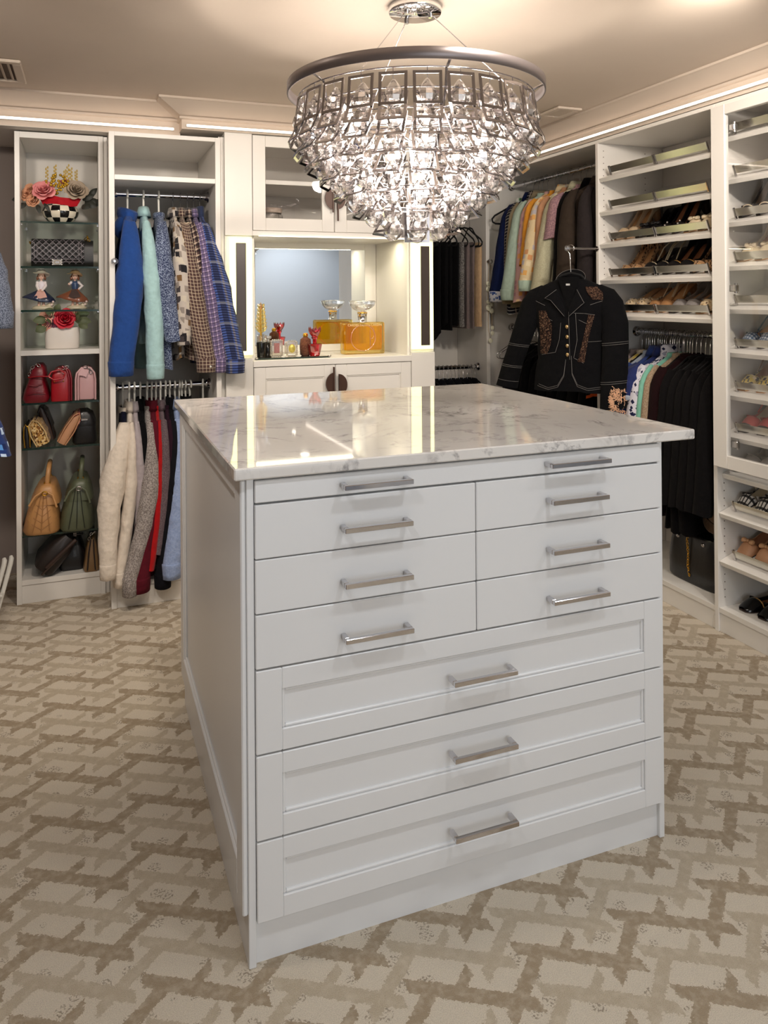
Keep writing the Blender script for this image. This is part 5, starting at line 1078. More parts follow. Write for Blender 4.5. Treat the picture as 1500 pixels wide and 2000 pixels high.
# satchels
def satchel(label,x,lm,dm,wb,h,hh,quilt,lean):
    t=thing('satchel',label,'handbag',(x,4.07,.316))
    bagbody('body',lm,t,[(.0,wb*.96,.13,0),(.014,wb*1.04,.14,0),(h*.42,wb*.86,.135,lean*.3),(h*.75,wb*.68,.125,lean*.7),(h,wb*.42,.115,lean)],.55)
    m=M(); m.loft([rrect(wb*.74+.006,.131,h*.66,.5,32,lean*.8+.008),rrect(wb*.64+.006,.130,h*.84,.5,32,lean*.9+.008),rrect(wb*.54,.122,h*1.00,.5,32,lean+.01),rrect(wb*.42,.115,h*1.08,.5,32,lean+.012),rrect(wb*.22,.10,h*1.11,.5,32,lean+.012)],True,True); obj('flap',m,lm,t)
    for s,a in ((1,.62),(-1,.70)):
        m=M(); m.tube([(lean+s*.010,-.140,h*.98),(lean+s*wb*.45,-.146,h*.90),(lean*.7+s*wb*.72,-.150,h*a)],.0052,8,flat=.6); obj('flap_edge',m,lm,t)
    for s in (-1,0,1):
        m=M(); m.tube([(lean*.9+s*.010,-.128,h*.92),(lean*.4+s*wb*.30,-.141,h*.45),(s*wb*.46,-.146,.016)],.0016,6); obj('gusset_seam',m,dm,t)
    if quilt:
        for i in range(5):
            for s in (-1,1):
                z0=.03+.030*i; k=1-z0/h*.62; m=M(); m.tube([(lean*z0/h,-.1452+.02*(z0/h),z0-.004),(lean*z0/h+s*wb*.5*k,-.140+.02*(z0/h),z0+.020),(lean*z0/h+s*wb*.86*k,-.115+.02*(z0/h),z0+.042)],.0010,5); obj('quilt_seam',m,dm,t)
    m=M(); m.tube([(lean+.012,-.085,h*1.10),(lean+.015,-.092,h*1.12+hh*.45),(lean+.019,-.080,h*1.12+hh*.85),(lean+.020,-.045,h*1.12+hh),(lean+.020,.045,h*1.12+hh),(lean+.019,.080,h*1.12+hh*.85),(lean+.015,.092,h*1.12+hh*.45),(lean+.012,.085,h*1.10)],.0105,10,flat=.8); obj('top_handle',m,lm,t)
    for s in (-1,1): m=M(); m.tube([(lean+.012+.012*math.cos(a),s*.088,h*1.11+.012*math.sin(a)) for a in [2*PI*i/12 for i in range(12)]],.003,6,closed=True); obj('handle_ring',m,GOLD,t)
    m=M(); m.tube([(lean+.004+.011*math.cos(a),-.147,h*.95+.009*math.sin(a)) for a in [2*PI*i/12 for i in range(12)]],.003,6,closed=True); obj('gusset_ring',m,GOLD if quilt else NICKEL,t)
    return t
CAD=leather('dark_caramel',(164,116,70)); GRN,GRD=leather('sage_green_leather',(92,98,76),.42,.2),leather('dark_green_edge',(34,38,32))
satchel('caramel quilted satchel with top handle beside the green satchel',-.205,CAM_,CAD,.082,.205,.080,True,.012)
satchel('sage green satchel with top handle beside the caramel satchel',-.052,GRN,GRD,.078,.215,.078,False,.006)
# bottom of the handbag cabinet
t=thing('tote_bag','large dark brown tote lying slanted on the cabinet floor','handbag',(-.205,4.06,.111)); DBR=leather('espresso_leather',(34,26,24),.5)
m=M(); m.loft([rrect(.045,.11,0,.4),rrect(.055,.12,.02,.4),rrect(.052,.115,.13,.4),rrect(.035,.10,.185,.4)],True,True); m.xf(TR(0,0,.030)@RY(R(42))); obj('body',m,DBR,t)
m=M(); m.tube([(.02,-.125,.05),(.09,-.13,.115),(.15,-.12,.165)],.009,8); m.tube([(.0,-.125,.02),(.07,-.13,.085),(.12,-.12,.13)],.005,8); obj('strap',m,leather('brown_strap',(54,38,32)),t)
t=thing('pouch_bag','black soft pouch bag behind the small brown bag','handbag',(-.075,4.10,.111)); bagbody('body',BLL,t,[(0,.055,.09,0),(.02,.062,.10,0),(.08,.055,.09,0),(.13,.03,.07,.01),(.16,.012,.05,.02)])
m=M(); m.tube([(-.02,-.085,.14),(.01,-.10,.175),(.05,-.09,.17)],.006,8); obj('strap',m,BLL,t); m=M(); m.box(.005,.022,-.108,-.100,.165,.185,.002); obj('buckle',m,NICKEL,t)
t=thing('small_handbag','small bronze brown handbag at the right of the cabinet floor','handbag',(.012,4.04,.111)); BRZ=leather('bronze_leather',(134,104,70),.38,.3)
bagbody('body',BRZ,t,[(.0,.034,.085,0),(.012,.038,.09,0),(.06,.031,.085,.002),(.13,.020,.075,.004),(.150,.010,.07,.004)])
for s in (-1,1): m=M(); m.tube([(.004+s*.006,-.074,.150),(s*.012,-.09,.09),(s*.018,-.094,.01)],.003,6); obj('gusset_seam',m,DBR,t)
m=M(); m.tube([(-.008,-.06,.148),(-.004,-.065,.185),(.01,-.05,.198),(.012,.04,.19),(.01,.05,.15)],.005,8); obj('handle',m,BLL,t)
chain(t,[(-.012,-.075,.150),(.0,-.085,.180),(.02,-.08,.188)],.006,NICKEL)
# ------------------------------------------------------------------ shoes
def lerp_tab(tab,t):
    for (a,b),(c,d) in zip(tab,tab[1:]):
        if t<=c: return b+(d-b)*(t-a)/(c-a)
    return tab[-1][1]
def sstep(a,b,t): q=max(0,min(1,(t-a)/(b-a))); return q*q*(3-2*q)
def make_shoe(name,label,group,mu,mi,ms,H=.06,toe='point',tv=.30,back=True,heel='slim',cap=None,bow=None,strap=None,stripe=None,LN=.255,sides=True,studs=None):
    t=thing(name,label,'shoe',(0,0,0),0,group)
    wt=[(0,.010),(.05,.022),(.14,.031),(.30,.037),(.5,.030),(.7,.025),(.88,.028),(.97,.022),(1,.012)] if toe=='point' else [(0,.018),(.03,.029),(.12,.037),(.30,.039),(.5,.032),(.7,.027),(.88,.029),(.97,.023),(1,.012)]
    h=lambda q:.005+ (H)*sstep(.30,.92,q); w=lambda q:lerp_tab(wt,q)
    u=lambda q:(.012+.030*sstep(0,.26,q) if q<tv else (.036-.016*sstep(tv,tv+.18,q)+.030*sstep(.68,.95,q)))
    N=22
    m=M(); na=10
    qs=[tv*i/8 for i in range(9)]
    m.loft([[(LN*q,w(q)*math.cos(PI*j/na),h(q)+u(q)*math.sin(PI*j/na)**.75) for j in range(na+1)] for q in qs],False,False)
    if sides:
        q1=1.0 if back else .62
        for s in (1,-1):
            rs=[]
            for i in range(N+1):
                q=tv+(q1-tv)*i/N; k=1 if back else (1-.75*i/N)
                uu=u(q)*k; rs.append([(LN*q,s*w(q)*.98,h(q)),(LN*q,s*w(q)*1.08,h(q)+uu*.45),(LN*q,s*w(q)*.96,h(q)+uu),(LN*q,s*w(q)*.90,h(q)+uu-.001),(LN*q,s*w(q)*.99,h(q)+uu*.4)])
            m.loft(rs,False,False)
        if back:
            q=1.0; m.loft([[(LN*(1+.02*math.cos(a)),w(1)*math.sin(a),z) for a in (R(-90),R(-45),0,R(45),R(90))] for z in (h(1),h(1)+u(1)*.5,h(1)+u(1))],False,False)
    obj('upper',m,mu,t)
    m=M(); rs=[[(LN*q,w(q)*.95,h(q)+.003),(LN*q,0,h(q)+.0015),(LN*q,-w(q)*.95,h(q)+.003)] for q in [.06+.93*i/16 for i in range(17)]]; m.loft(rs,False,False); obj('insole',m,mi,t)
    m=M(); m.loft([[(LN*q,w(q)*1.0,h(q)),(LN*q,w(q)*.97,h(q)-.005),(LN*q,-w(q)*.97,h(q)-.005),(LN*q,-w(q)*1.0,h(q))] for q in [i/20 for i in range(21)]],True,True,sm=False); so=obj('sole',m,ms,t)
    if H>.03:
        k=.40 if heel=='slim' else .85
        m=M(); m.loft([rrect(.024*(1-(1-k)*q),.024*(1-(1-k)*q),h(.93)-.003-(h(.93)-.004)*q,.6,14,LN*(.91+.01*q)) for q in (0,.15,.5,1)],True,True); obj('heel',m,ms if heel!='own' else mu,t)
    if cap:
        m=M(); m.loft([[(LN*q-.0012,w(q)*1.03*math.cos(PI*j/na),h(q)+(u(q)*1.03+.001)*math.sin(PI*j/na)**.75) for j in range(na+1)] for q in [.115*i/5 for i in range(6)]],False,False); obj('toe_cap',m,cap,t)
    if bow:
        z=h(tv*.8)+u(tv*.8); m=M()
        for s in (1,-1): m.loft([[(LN*tv*.82+.013*k*math.cos(a)*1.0,s*(.004+.026*q),z+.003+.009*k*math.sin(a)) for a in [2*PI*i/10 for i in range(10)]] for q,k in ((0,.3),(.4,.9),(.8,1.05),(1,.6))],True,True)
        m.ball((LN*tv*.82,0,z+.004),(.008,.006,.007),8,6); obj('bow',m,bow,t)
    if strap:
        m=M(); q=.78; m.tube([(LN*.52,w(.52)*1.0,h(.52)+.012),(LN*.75,w(.8),h(.8)+.030),(LN*.97,.020,h(1)+.045),(LN*1.03,0,h(1)+.047),(LN*.97,-.020,h(1)+.045),(LN*.75,-w(.8),h(.8)+.030),(LN*.52,-w(.52),h(.52)+.012)],.0032,7); obj('sling_strap',m,strap,t)
    if stripe:
        m=M(); m.tube([(LN*tv,w(tv)*math.cos(PI*j/8)*.98,h(tv)+u(tv)*math.sin(PI*j/8)**.75+.0012) for j in range(9)],.003,6); obj('edge_trim',m,stripe,t)
    if studs:
        for i in range(9):
            a=PI*(.12+.76*(i%3)/2); q=.09+.07*(i//3); m=M(); m.ball((LN*q,w(q)*math.cos(a),h(q)+u(q)*math.sin(a)**.75+.001),.0045,7,5); obj('stud',m,studs,t)
    return t
def place_shoe(t,xf,y,z,slope,x=.052,yaw=0):
    mt=TR(xf,0,z)@RY(-slope)@TR(x,y,0)@RZ(yaw); t.matrix_world=mt; t.location=mt.to_translation(); t.rotation_euler=mt.to_euler()
def pair(name,desc,where,xf,y,z,slope,dy=.088,group=None,x=.052,lr=('left','right'),**kw):
    a=make_shoe(name,f'{lr[0]} {desc}, {where}',group,**kw); place_shoe(a,xf,y,z,slope,x,R(-2))
    b=dup(a,(0,0,0),None,f'{lr[1]} {desc}, {where}',group); place_shoe(b,xf,y-dy,z,slope,x+.004,R(3)); return a,b
LTH=lambda n,c,rough=.42,**k: leather(n,c,rough,**k)
BEI=LTH('beige_suede',(206,180,146),.6); NUD=LTH('nude_insole',(200,150,104),.5); BKL=LTH('black_shoe_leather',(20,18,20),.35); BRI=LTH('brown_insole',(150,98,66),.5); LEO=cells('leopard_print_suede',(170,130,92),[(60,38,26),(176,134,92),(40,26,20),(196,156,110)],110); GOLDT=LTH('gold_trim',(206,160,90),.3); GRS=LTH('grey_suede',(140,134,132),.7); CRM=LTH('cream_leather',(222,206,176),.5); CRP=cells('cream_spotted_leather',(222,200,164),[(222,200,164),(90,66,50),(226,208,178),(196,164,120)],120)
SOLE=LTH('dark_sole',(52,38,32),.6); TSL=LTH('tan_sole',(176,132,92),.6); GMS=plain('rhinestone',(230,220,210),.1,.6)
XS=FX+.004; g3='shoes on the third shoe shelf'; g4='shoes on the fourth shoe shelf'; g5='shoes on the fifth shoe shelf'
Z3,Z4,Z5=SHZ[2]+.0102,SHZ[3]+.0102,SHZ[4]+.0102
pair('pump','beige suede pointed pump','third shoe shelf',XS,3.255,Z3,SLP,.078,g3,mu=BEI,mi=NUD,ms=TSL,H=.075)
pair('flat_shoe','black ballet flat','third shoe shelf',XS,3.085,Z3,SLP,.080,g3,mu=BKL,mi=BKL,ms=SOLE,H=.02,bow=BKL,toe='round')
pair('pump','black pump with brown insole','third shoe shelf',XS,2.925,Z3,SLP,.085,g3,mu=BKL,mi=BRI,ms=SOLE,H=.085,tv=.24,studs=GMS)
pair('flat_shoe','cream bow flat','near end of the third shoe shelf',XS,2.755,Z3,SLP,.085,g3,mu=CRM,mi=NUD,ms=TSL,H=.02,bow=CRM,toe='round')
pair('pump','leopard print pump with tan insole','far end of the fourth shoe shelf',XS,3.225,Z4,SLP,.078,g4,mu=LEO,mi=NUD,ms=TSL,H=.075,tv=.24)
pair('slingback_shoe','black slingback with pale edge','fourth shoe shelf',XS,3.055,Z4,SLP,.080,g4,mu=BKL,mi=BKL,ms=SOLE,H=.05,back=False,strap=CRM,stripe=CRM)
pair('loafer','black loafer with gold bar','fourth shoe shelf',XS,2.895,Z4,SLP,.085,g4,mu=BKL,mi=BRI,ms=SOLE,H=.06,stripe=GOLDT,toe='round')
pair('pump','leopard print pump with dark insole','near end of the fourth shoe shelf',XS,2.725,Z4,SLP,.085,g4,mu=LEO,mi=BKL,ms=SOLE,H=.08,tv=.24)
pair('sandal','beige jewelled sandal','fifth shoe shelf',XS,3.195,Z5,SLP,.085,g5,mu=CRP,mi=NUD,ms=TSL,H=.03,back=False,studs=GMS,tv=.34,toe='round')
pair('sandal','tan slingback sandal','fifth shoe shelf',XS,3.015,Z5,SLP,.08,g5,mu=LTH('tan_shoe',(176,128,84),.5),mi=NUD,ms=TSL,H=.05,back=False,strap=BEI,tv=.26,toe='round')
pair('flat_shoe','grey flat with black toe cap','fifth shoe shelf',XS,2.855,Z5,SLP,.085,g5,mu=GRS,mi=NUD,ms=SOLE,H=.015,cap=BKL,toe='round')
pair('flat_shoe','cream spotted flat','near end of the fifth shoe shelf',XS,2.685,Z5,SLP,.085,g5,mu=CRP,mi=NUD,ms=TSL,H=.02,toe='round')
XG=FX+.022; gg='shoes behind the glass door'; ZG=[z+.0062 for z in GSZ]; kw=dict(lr=('far','near'),group=gg,dy=.088,x=.05)
GIN=plaid('blue_white_gingham',(206,212,220),[(0,.012,.006,(86,116,150),.75,0),(1,.012,.006,(60,84,116),.75,0)]); ESP=cells('navy_yellow_print',(210,190,120),[(44,48,66),(214,190,96),(60,66,84),(226,206,170)],60); COR=LTH('coral_leather',(206,84,84),.5); TCK=LTH('toe_cap_black',(40,38,34),.5); JUT=LTH('jute_sole',(190,132,76),.9); GRY=LTH('slate_insole',(86,84,84),.6); BRW=LTH('brown_strap_leather',(110,78,62),.5)
yy=2.462
pair('pump','black strappy pump','third shelf behind the glass door',XG,yy,ZG[2],SLP,mu=BKL,mi=LTH('mocha_insole',(110,88,72),.5),ms=SOLE,H=.09,tv=.2,stripe=CRM,**kw)
pair('flat_shoe','cream lace flat with bow','fourth shelf behind the glass door',XG,yy,ZG[3],SLP,mu=CRM,mi=BRI,ms=TSL,H=.05,bow=CRM,toe='round',tv=.36,**kw)
pair('flat_shoe','blue gingham pointed flat','sixth shelf behind the glass door',XG,yy,ZG[5],SLP,mu=GIN,mi=LTH('amber_insole',(186,120,56),.5),ms=SOLE,H=.03,strap=LTH('teal_strap',(60,104,128),.5),back=False,**kw)
pair('espadrille','navy and yellow patterned espadrille','seventh shelf behind the glass door',XG,yy,ZG[6],SLP,mu=ESP,mi=BRI,ms=JUT,H=.05,back=False,strap=BRW,toe='round',**kw)
pair('sandal','coral sandal with black toe cap','eighth shelf behind the glass door',XG,yy,ZG[7],SLP,mu=COR,mi=CRM,ms=SOLE,H=.04,cap=TCK,back=False,strap=COR,toe='round',**kw)
pair('flat_shoe','grey flat','bottom shelf behind the glass door',XG,yy,ZG[8],SLP,mu=LTH('pale_grey_shoe',(176,170,164),.5),mi=GRY,ms=SOLE,H=.03,back=False,strap=GRY,toe='round',**kw)
kw=dict(lr=('far','near'),group='shoes on the open shelves below the glass door',dy=.095,x=.06)
WHP=plaid('white_black_key_print',(226,220,212),[(0,.016,.006,(34,30,30),.95,0),(1,.03,.010,(34,30,30),.95,.3)])
pair('sandal','white sandal with black key print','open shelf just below the glass door',XS,yy+.01,.4982,SLP,mu=WHP,mi=CRM,ms=CRM,H=.03,back=False,strap=CRM,toe='round',tv=.26,**kw)
pair('slide_sandal','tan bow slide','lower open shelf',XS,yy+.01,.2962,SLP,mu=LTH('tan_slide',(186,136,98),.5),mi=BRI,ms=SOLE,H=.04,back=False,bow=LTH('tan_bow',(206,156,112),.5),toe='round',**kw)
kw['x']=.05
pair('loafer','black patent loafer with gold buckle','cabinet floor below the glass door',FX+.01,yy,.1016,0,mu=plain('black_patent',(10,10,12),.12),mi=BRI,ms=SOLE,H=.015,stripe=GOLDT,toe='round',**kw)
# ------------------------------------------------------------------ black denim jacket on the valet rod
VX,VY,VZ=2.305,3.335,1.655
t=thing('valet_rod','chrome pull-out rod with crystal knob carrying the black denim jacket','valet rod',(FX,VY,VZ))
m=M(); m.tube([(-.001,0,0),(-.17,0,0)],.0055,10); m.tube([(-.001,0,0),(-.006,0,0)],.014,14); obj('arm',m,CHROME,t)
m=M(); m.lathe([(.001,-.016),(.010,-.013),(.017,-.002),(.014,.009),(.006,.014),(.001,.015)],10,sm=False); m.xf(TR(-.182,0,0)@RY(R(-90))); obj('crystal',m,GLASS,t)
def denim_jacket():
    DEN_=fabric('black_denim',(11,11,14),sc=300,var=.25,sheen=.01).m; STI=plain('pale_contrast_stitch',(136,132,130),.7); TWE=cells('brown_black_boucle',(30,22,20),[(26,18,18),(70,48,38),(30,22,20),(128,100,80),(16,14,14),(84,58,46)],230,th=.09); LIN=fabric('jacket_lining',(9,9,11),sheen=.02).m; PNK=plain('pink_boucle_fringe',(232,184,150),.8,var=.25)
    rz=R(-50); hanger('silver-hooked hanger carrying the black denim jacket',(VX,VY,VZ),rz+R(90),hw=.15,drop=.125,style='velvet',bar=False)
    t=thing('denim_jacket','black denim jacket with pale stitching, brass buttons and boucle inserts','jacket',(VX,VY,VZ-.062),rz)
    tab=[(.095,.075),(.112,.115),(.135,.165),(.165,.196),(.21,.200),(.30,.182),(.40,.172),(.50,.176),(.60,.190),(.665,.200)]
    tht=[(.095,.035),(.135,.055),(.21,.080),(.30,.082),(.45,.074),(.665,.080)]
    w=lambda d:lerp_tab(tab,d); th=lambda d:lerp_tab(tht,d)
    fr=lambda u,d,o=0.0:(u,-(th(d)+o)*max(0,1-(abs(u)/w(d))**2.4)**.5-o*.3,-d)
    rings=[]
    for d in [.095,.112,.135,.165,.21,.26,.32,.38,.44,.5,.56,.62,.655,.665]:
        ring=[]
        for j in range(40):
            a=2*PI*j/40; c,s=math.cos(a),math.sin(a); u=w(d)*c; y=th(d)*max(0,1-abs(c)**2.4)**.5*(1 if s>0 else -1)
            zz=-d
            if d>.5 and s<0: zz+= .075*max(0,1-abs(u)/.075)**1.4*((d-.5)/.165)**2   # cut-away front corners
            ring.append((u+.004*math.sin(9*d*5+a*3),y,zz))
        rings.append(ring)
    m=M(); m.loft(rings[::-1],True,True); b=obj('body',m,DEN_,t)
    def line(pts,o=.002,r=.0012):
        m=M(); P=[]
        for (u0,d0),(u1,d1) in zip(pts,pts[1:]):
            for i in range(6): q=i/6; P.append(fr(u0+(u1-u0)*q,d0+(d1-d0)*q,o))
        P.append(fr(*pts[-1],o)); m.tube(P,r*.62,5); return obj('stitch_line',m,STI,b)
    for e in (0,.009):
        line([(-.165+e,.640-e),(-.10,.655-e),(-.05,.640-e),(-.018,.585-e),(-.008,.50)]); line([(.020,.48),(.024,.575-e),(.05,.632-e),(.10,.650-e),(.165,.640-e)])
    line([(.012,.265),(.085,.268),(.135,.275)]); line([(-.17,.205),(-.115,.228)]); line([(.115,.225),(.172,.205)])
    line([(.045,.268),(.050,.40),(.032,.49),(.080,.515)]); line([(-.030,.315),(-.040,.40),(-.062,.465),(-.140,.480)]); line([(.060,.30),(.095,.318),(.120,.300)]); line([(-.115,.29),(-.075,.305)])
    line([(.085,.41),(.17,.405)]); line([(.010,.26),(.012,.50)])
    def patch(name,us,mt,o=.004):
        m=M(); n=10; m.grid(lambda u,v:fr(*(lambda d,a,c:(a+(c-a)*u,d))(us[0][0]+(us[-1][0]-us[0][0])*v,lerp_tab([(x[0],x[1]) for x in us],us[0][0]+(us[-1][0]-us[0][0])*v),lerp_tab([(x[0],x[2]) for x in us],us[0][0]+(us[-1][0]-us[0][0])*v)),o),6,n,us=.08,vs_=.2); return obj(name,m,mt,b)
    patch('boucle_insert',[(.255,-.155,-.110),(.33,-.150,-.075),(.42,-.150,-.085),(.475,-.150,-.105)],TWE); patch('boucle_insert',[(.275,.105,.135),(.36,.088,.112),(.44,.068,.095),(.51,.050,.085)],TWE); patch('boucle_yoke',[(.135,.085,.140),(.165,.100,.170),(.20,.125,.185)],TWE,.006)
    # open neck with lining, collar and lapels
    m=M(); m.grid(lambda u,v:((u-.5)*(.105*(1-v)+.006)+.006,-.064-.020*v-.012*math.sin(PI*u)*(1-v),-.085-.175*v),8,8); obj('lining',m,LIN,t)
    m=M(); m.box(-.004,.016,-.0785,-.0775,-.128,-.119); obj('neck_label',m,plain('woven_label',(206,206,206),.8),t)
    m=M(); n=30
    def cl(rx,ry,z,f): return [(rx*math.cos(a),ry*math.sin(a)-.005,z+f*(.5-.5*math.sin(a))*-1) for a in [R(-62)+R(304)*(-1 if False else 1)*i/n for i in range(n+1)]]
    arc=lambda rx,ry,z,dz:[(rx*math.sin(a),ry*math.cos(a)-.008,z-dz*(1-math.cos(a))*.5) for a in [R(-128+256*i/n) for i in range(n+1)]]
    m.loft([arc(.074,.052,-.115,.06),arc(.070,.050,-.050,.10),arc(.074,.055,-.045,.10),arc(.100,.076,-.092,.13),arc(.102,.078,-.096,.13),arc(.082,.060,-.070,.10)],False,False); cc=obj('collar',m,DEN_,t)
    m=M(); m.tube([(x,y,z+.001) for x,y,z in arc(.0745,.0555,-.044,.10)],.0008,5); obj('stitch_line',m,STI,cc)
    m=M(); m.tube([(x*1.01,y*1.015,z+.008) for x,y,z in arc(.098,.0745,-.094,.13)],.0008,5); obj('stitch_line',m,STI,cc)
    for s,tipu,tipd in ((-1,-.112,.190),(1,.092,.215)):
        P=[(s*.052,-.080,-.145),(tipu,-.090,-tipd),(s*.078,-.096,-(tipd+.012)),(s*.010+.004,-.098,-.285),(s*.012,-.090,-.24)]
        m=M(); c0=Vector((sum(p[0] for p in P)/5,sum(p[1] for p in P)/5-.004,sum(p[2] for p in P)/5)); vs=P+[tuple(c0)]+[(p[0],p[1]+.008,p[2]) for p in P]; m.add(vs,[(i,(i+1)%5,5) for i in range(5)]+[(i,(i+1)%5,6+(i+1)%5,6+i) for i in range(5)]); l=obj('lapel',m,DEN_,t,fix=True)
        m=M(); m.tube([(p[0]*.95+c0.x*.05,p[1]-.002,p[2]*.95+c0.z*.05) for p in P[:4]],.0008,5); obj('stitch_line',m,STI,l)
    BR=plain('brass_button',(206,176,128),.22,.9)
    for d in (.335,.385,.430,.475): m=M(); m.ball(fr(.002,d,.006),(.0085,.005,.0105),10,8); obj('button',m,BR,t)
    # sleeves
    for s in (-1,1):
        if s<0: path=[(-.125,0,-.128,.030),(-.165,0,-.156,.052),(-.196,-.004,-.212,.062),(-.232,-.012,-.32,.060),(-.270,-.02,-.43,.055),(-.305,-.026,-.53,.053),(-.330,-.028,-.625,.056),(-.338,-.028,-.655,.058)]
        else: path=[(.125,0,-.128,.030),(.165,0,-.156,.052),(.196,-.006,-.212,.064),(.222,-.018,-.32,.066),(.228,-.035,-.43,.064),(.226,-.045,-.54,.064),(.222,-.050,-.66,.066),(.220,-.050,-.735,.067)]
        rr=[]
        for i in range(len(path)-1):
            for k in range(3):
                q=k/3; a,b_=path[i],path[i+1]; p=[a[j]+(b_[j]-a[j])*q for j in range(4)]; rr.append([(p[0]+p[3]*math.cos(2*PI*j/20),p[1]+p[3]*.72*math.sin(2*PI*j/20),p[2]+.12*p[3]*math.cos(2*PI*j/20)*s) for j in range(20)])
        p=path[-1]; rr.append([(p[0]+p[3]*math.cos(2*PI*j/20),p[1]+p[3]*.72*math.sin(2*PI*j/20),p[2]+.12*p[3]*math.cos(2*PI*j/20)*s) for j in range(20)])
        m=M(); m.loft(rr[::-1],True,True); sl=obj('sleeve',m,DEN_,t)
        for ds in ((.43,.438,.54,.548,.62) if s<0 else (.41,.42,.60,.61)):
            i0=max(i for i in range(len(path)) if -path[i][2]<=ds); a,b_=path[i0],path[min(i0+1,len(path)-1)]; q=0 if a is b_ else (ds+a[2])/(-b_[2]+a[2]); p=[a[j]+(b_[j]-a[j])*q for j in range(4)]
            m=M(); m.tube([(p[0]+(p[3]+.0012)*math.cos(R(an)),p[1]+(p[3]*.72+.0012)*math.sin(R(an)),p[2]+.12*p[3]*math.cos(R(an))*s) for an in range(185,360,14)],.0008,5); obj('stitch_line',m,STI,sl)
        if s>0:
            rn=random.Random(9); m=M()
            for i in range(75):
                x,z=.226+rn.uniform(-.012,.048),-.628-rn.random()*.11; y=-.098+.030*max(0,(x-.235)/.04)
                pts=[(x+.010*math.sin(k*1.3+i)+.003*k*rn.uniform(-1,1),y-.004*abs(math.sin(k+i)),z+.010*math.cos(k*1.3+i)-.004*k) for k in range(6)]; m.tube(pts,.0015,5)
            o=obj('fringe_trim',m,PNK,sl,label='pink looped boucle fringe'); o['kind']='stuff'
    return t
denim_jacket()
# ------------------------------------------------------------------ perfume bottles and tray
AMB=glass('amber_perfume',(255,240,186),0,1.36,.6,.05); AMB2=glass('amber_edge_glass',(255,224,150),0,1.4,.45,.25)
t=thing('perfume_bottle','giant square amber perfume bottle with domed glass stopper','perfume bottle',(1.406,3.99,CZ+.0005)); w,d,h=.116,.040,.172
m=M(); m.box(-w,w,-d,d,0,h,.006); obj('bottle',m,AMB,t)
m=M(); m.box(-w+.012,w-.012,-d+.010,d-.010,.020,h-.012,.008); obj('liquid',m,glass('amber_liquid',(255,228,118),0,1.34,.75,.0),t)
for rr_ in (.070,):
    m=M(); m.tube([(-.010+rr_*math.cos(a),-d-.0008,.088+rr_*math.sin(a)) for a in [2*PI*i/48 for i in range(48)]],.0030,7,closed=True); obj('embossed_ring',m,AMB2,t)
m=M(); m.tube([(.030,-d-.0008,.13),(.030,-d-.0008,.035)],.0022,6); m.tube([(.030,-d-.0008,.152),(.050,-d-.0008,.140),(.055,-d-.0008,.11),(.05,-d-.0008,.09),(.03,-d-.0008,.082)],.0022,6); obj('embossed_letter',m,AMB2,t)
m=M(); m.lathe([(.027,h),(.027,h+.004),(.025,h+.005),(.025,h+.040),(.0265,h+.041),(.0265,h+.048)],28); obj('neck_ring',m,CHROME,t)
m=M(); m.lathe([(.028,h+.048),(.028,h+.054),(.001,h+.055)],24); obj('gold_collar',m,GOLD,t)
m=M(); m.lathe([(.001,h+.055),(.020,h+.056),(.048,h+.070),(.068,h+.092),(.074,h+.112),(.070,h+.118),(.001,h+.119)],28); obj('stopper',m,GLASS,t)
def lettering(par,s,size,loc,rot,mt,ext=.0006):
    c=bpy.data.curves.new('lettering','FONT'); c.body=s; c.size=size; c.extrude=ext; c.align_x='CENTER'; c.align_y='CENTER'
    o=bpy.data.objects.new('lettering_curve',c); COL.objects.link(o); dg=bpy.context.evaluated_depsgraph_get(); me=bpy.data.meshes.new_from_object(o.evaluated_get(dg)); COL.objects.unlink(o); bpy.data.objects.remove(o)
    q=bpy.data.objects.new('lettering',me); me.materials.append(mt); COL.objects.link(q); q.parent=par; q.location=loc; q.rotation_euler=rot; return q
lettering(t,'CARDIN de pierre CARDIN',.0165,(0,-d-.0012,h-.015),(R(90),0,0),plain('pale_gold_print',(250,222,160),.4))
tr=thing('mirror_tray','glass mirror tray with dark edge under the small bottles','tray',(.985,3.93,CZ+.0005))
m=M(); m.box(-.20,.185,-.11,.10,0,.006,.002); obj('base',m,GEDGE,tr)
m=M(); m.box(-.195,.18,-.105,.095,.0062,.0068); obj('mirror_face',m,plain('antique_mirror',(206,206,196),.03,1),tr)
for x,y in ((-.20,-.11),(.185,-.11),(-.20,.10),(.185,.10)): m=M(); m.ball((x*.985,y*.96,.007),(.010,.008,.006),8,6); obj('corner_knob',m,NICKEL,tr)
ZTR=CZ+.0074
t=thing('scent_bottle','black scent bottle with tall gold leaf stopper on the mirror tray','scent bottle',(.818,3.86,ZTR))
m=M(); m.lathe([(.018,0),(.020,.003),(.024,.075),(.023,.079),(.012,.081)],20); obj('bottle',m,BLACKP,t)
m=M(); m.lathe([(.012,.081),(.012,.112),(.010,.114)],16); obj('neck',m,GLASS,t)
m=M(); m.tube([(0,0,.085),(0,0,.24)],[.006,.0035],8); st=obj('stopper_stem',m,GOLD,t)
GLF=glass('gold_leaf_glass',(246,206,96),0,1.4,.45,.2)
for i in range(7):
    z=.125+.021*i; L=.042-.003*i
    for s in (-1,1): leaf(st,(0,0,z),(s*.72,-.25,.9),L*1.15,.009,GLF,'gold_leaf',(0,-1,0))
m=M(); m.lathe([(.001,0),(.006,.012),(.007,.025),(.003,.040),(.001,.045)],8,(0,0,.235)); obj('stopper_tip',m,GLF,t)
t=thing('scent_bottle','small black scent bottle with clear stopper behind the gold leaf one','scent bottle',(.872,3.95,ZTR))
m=M(); m.lathe([(.018,0),(.021,.004),(.023,.070),(.010,.076)],18); obj('bottle',m,BLACKP,t)
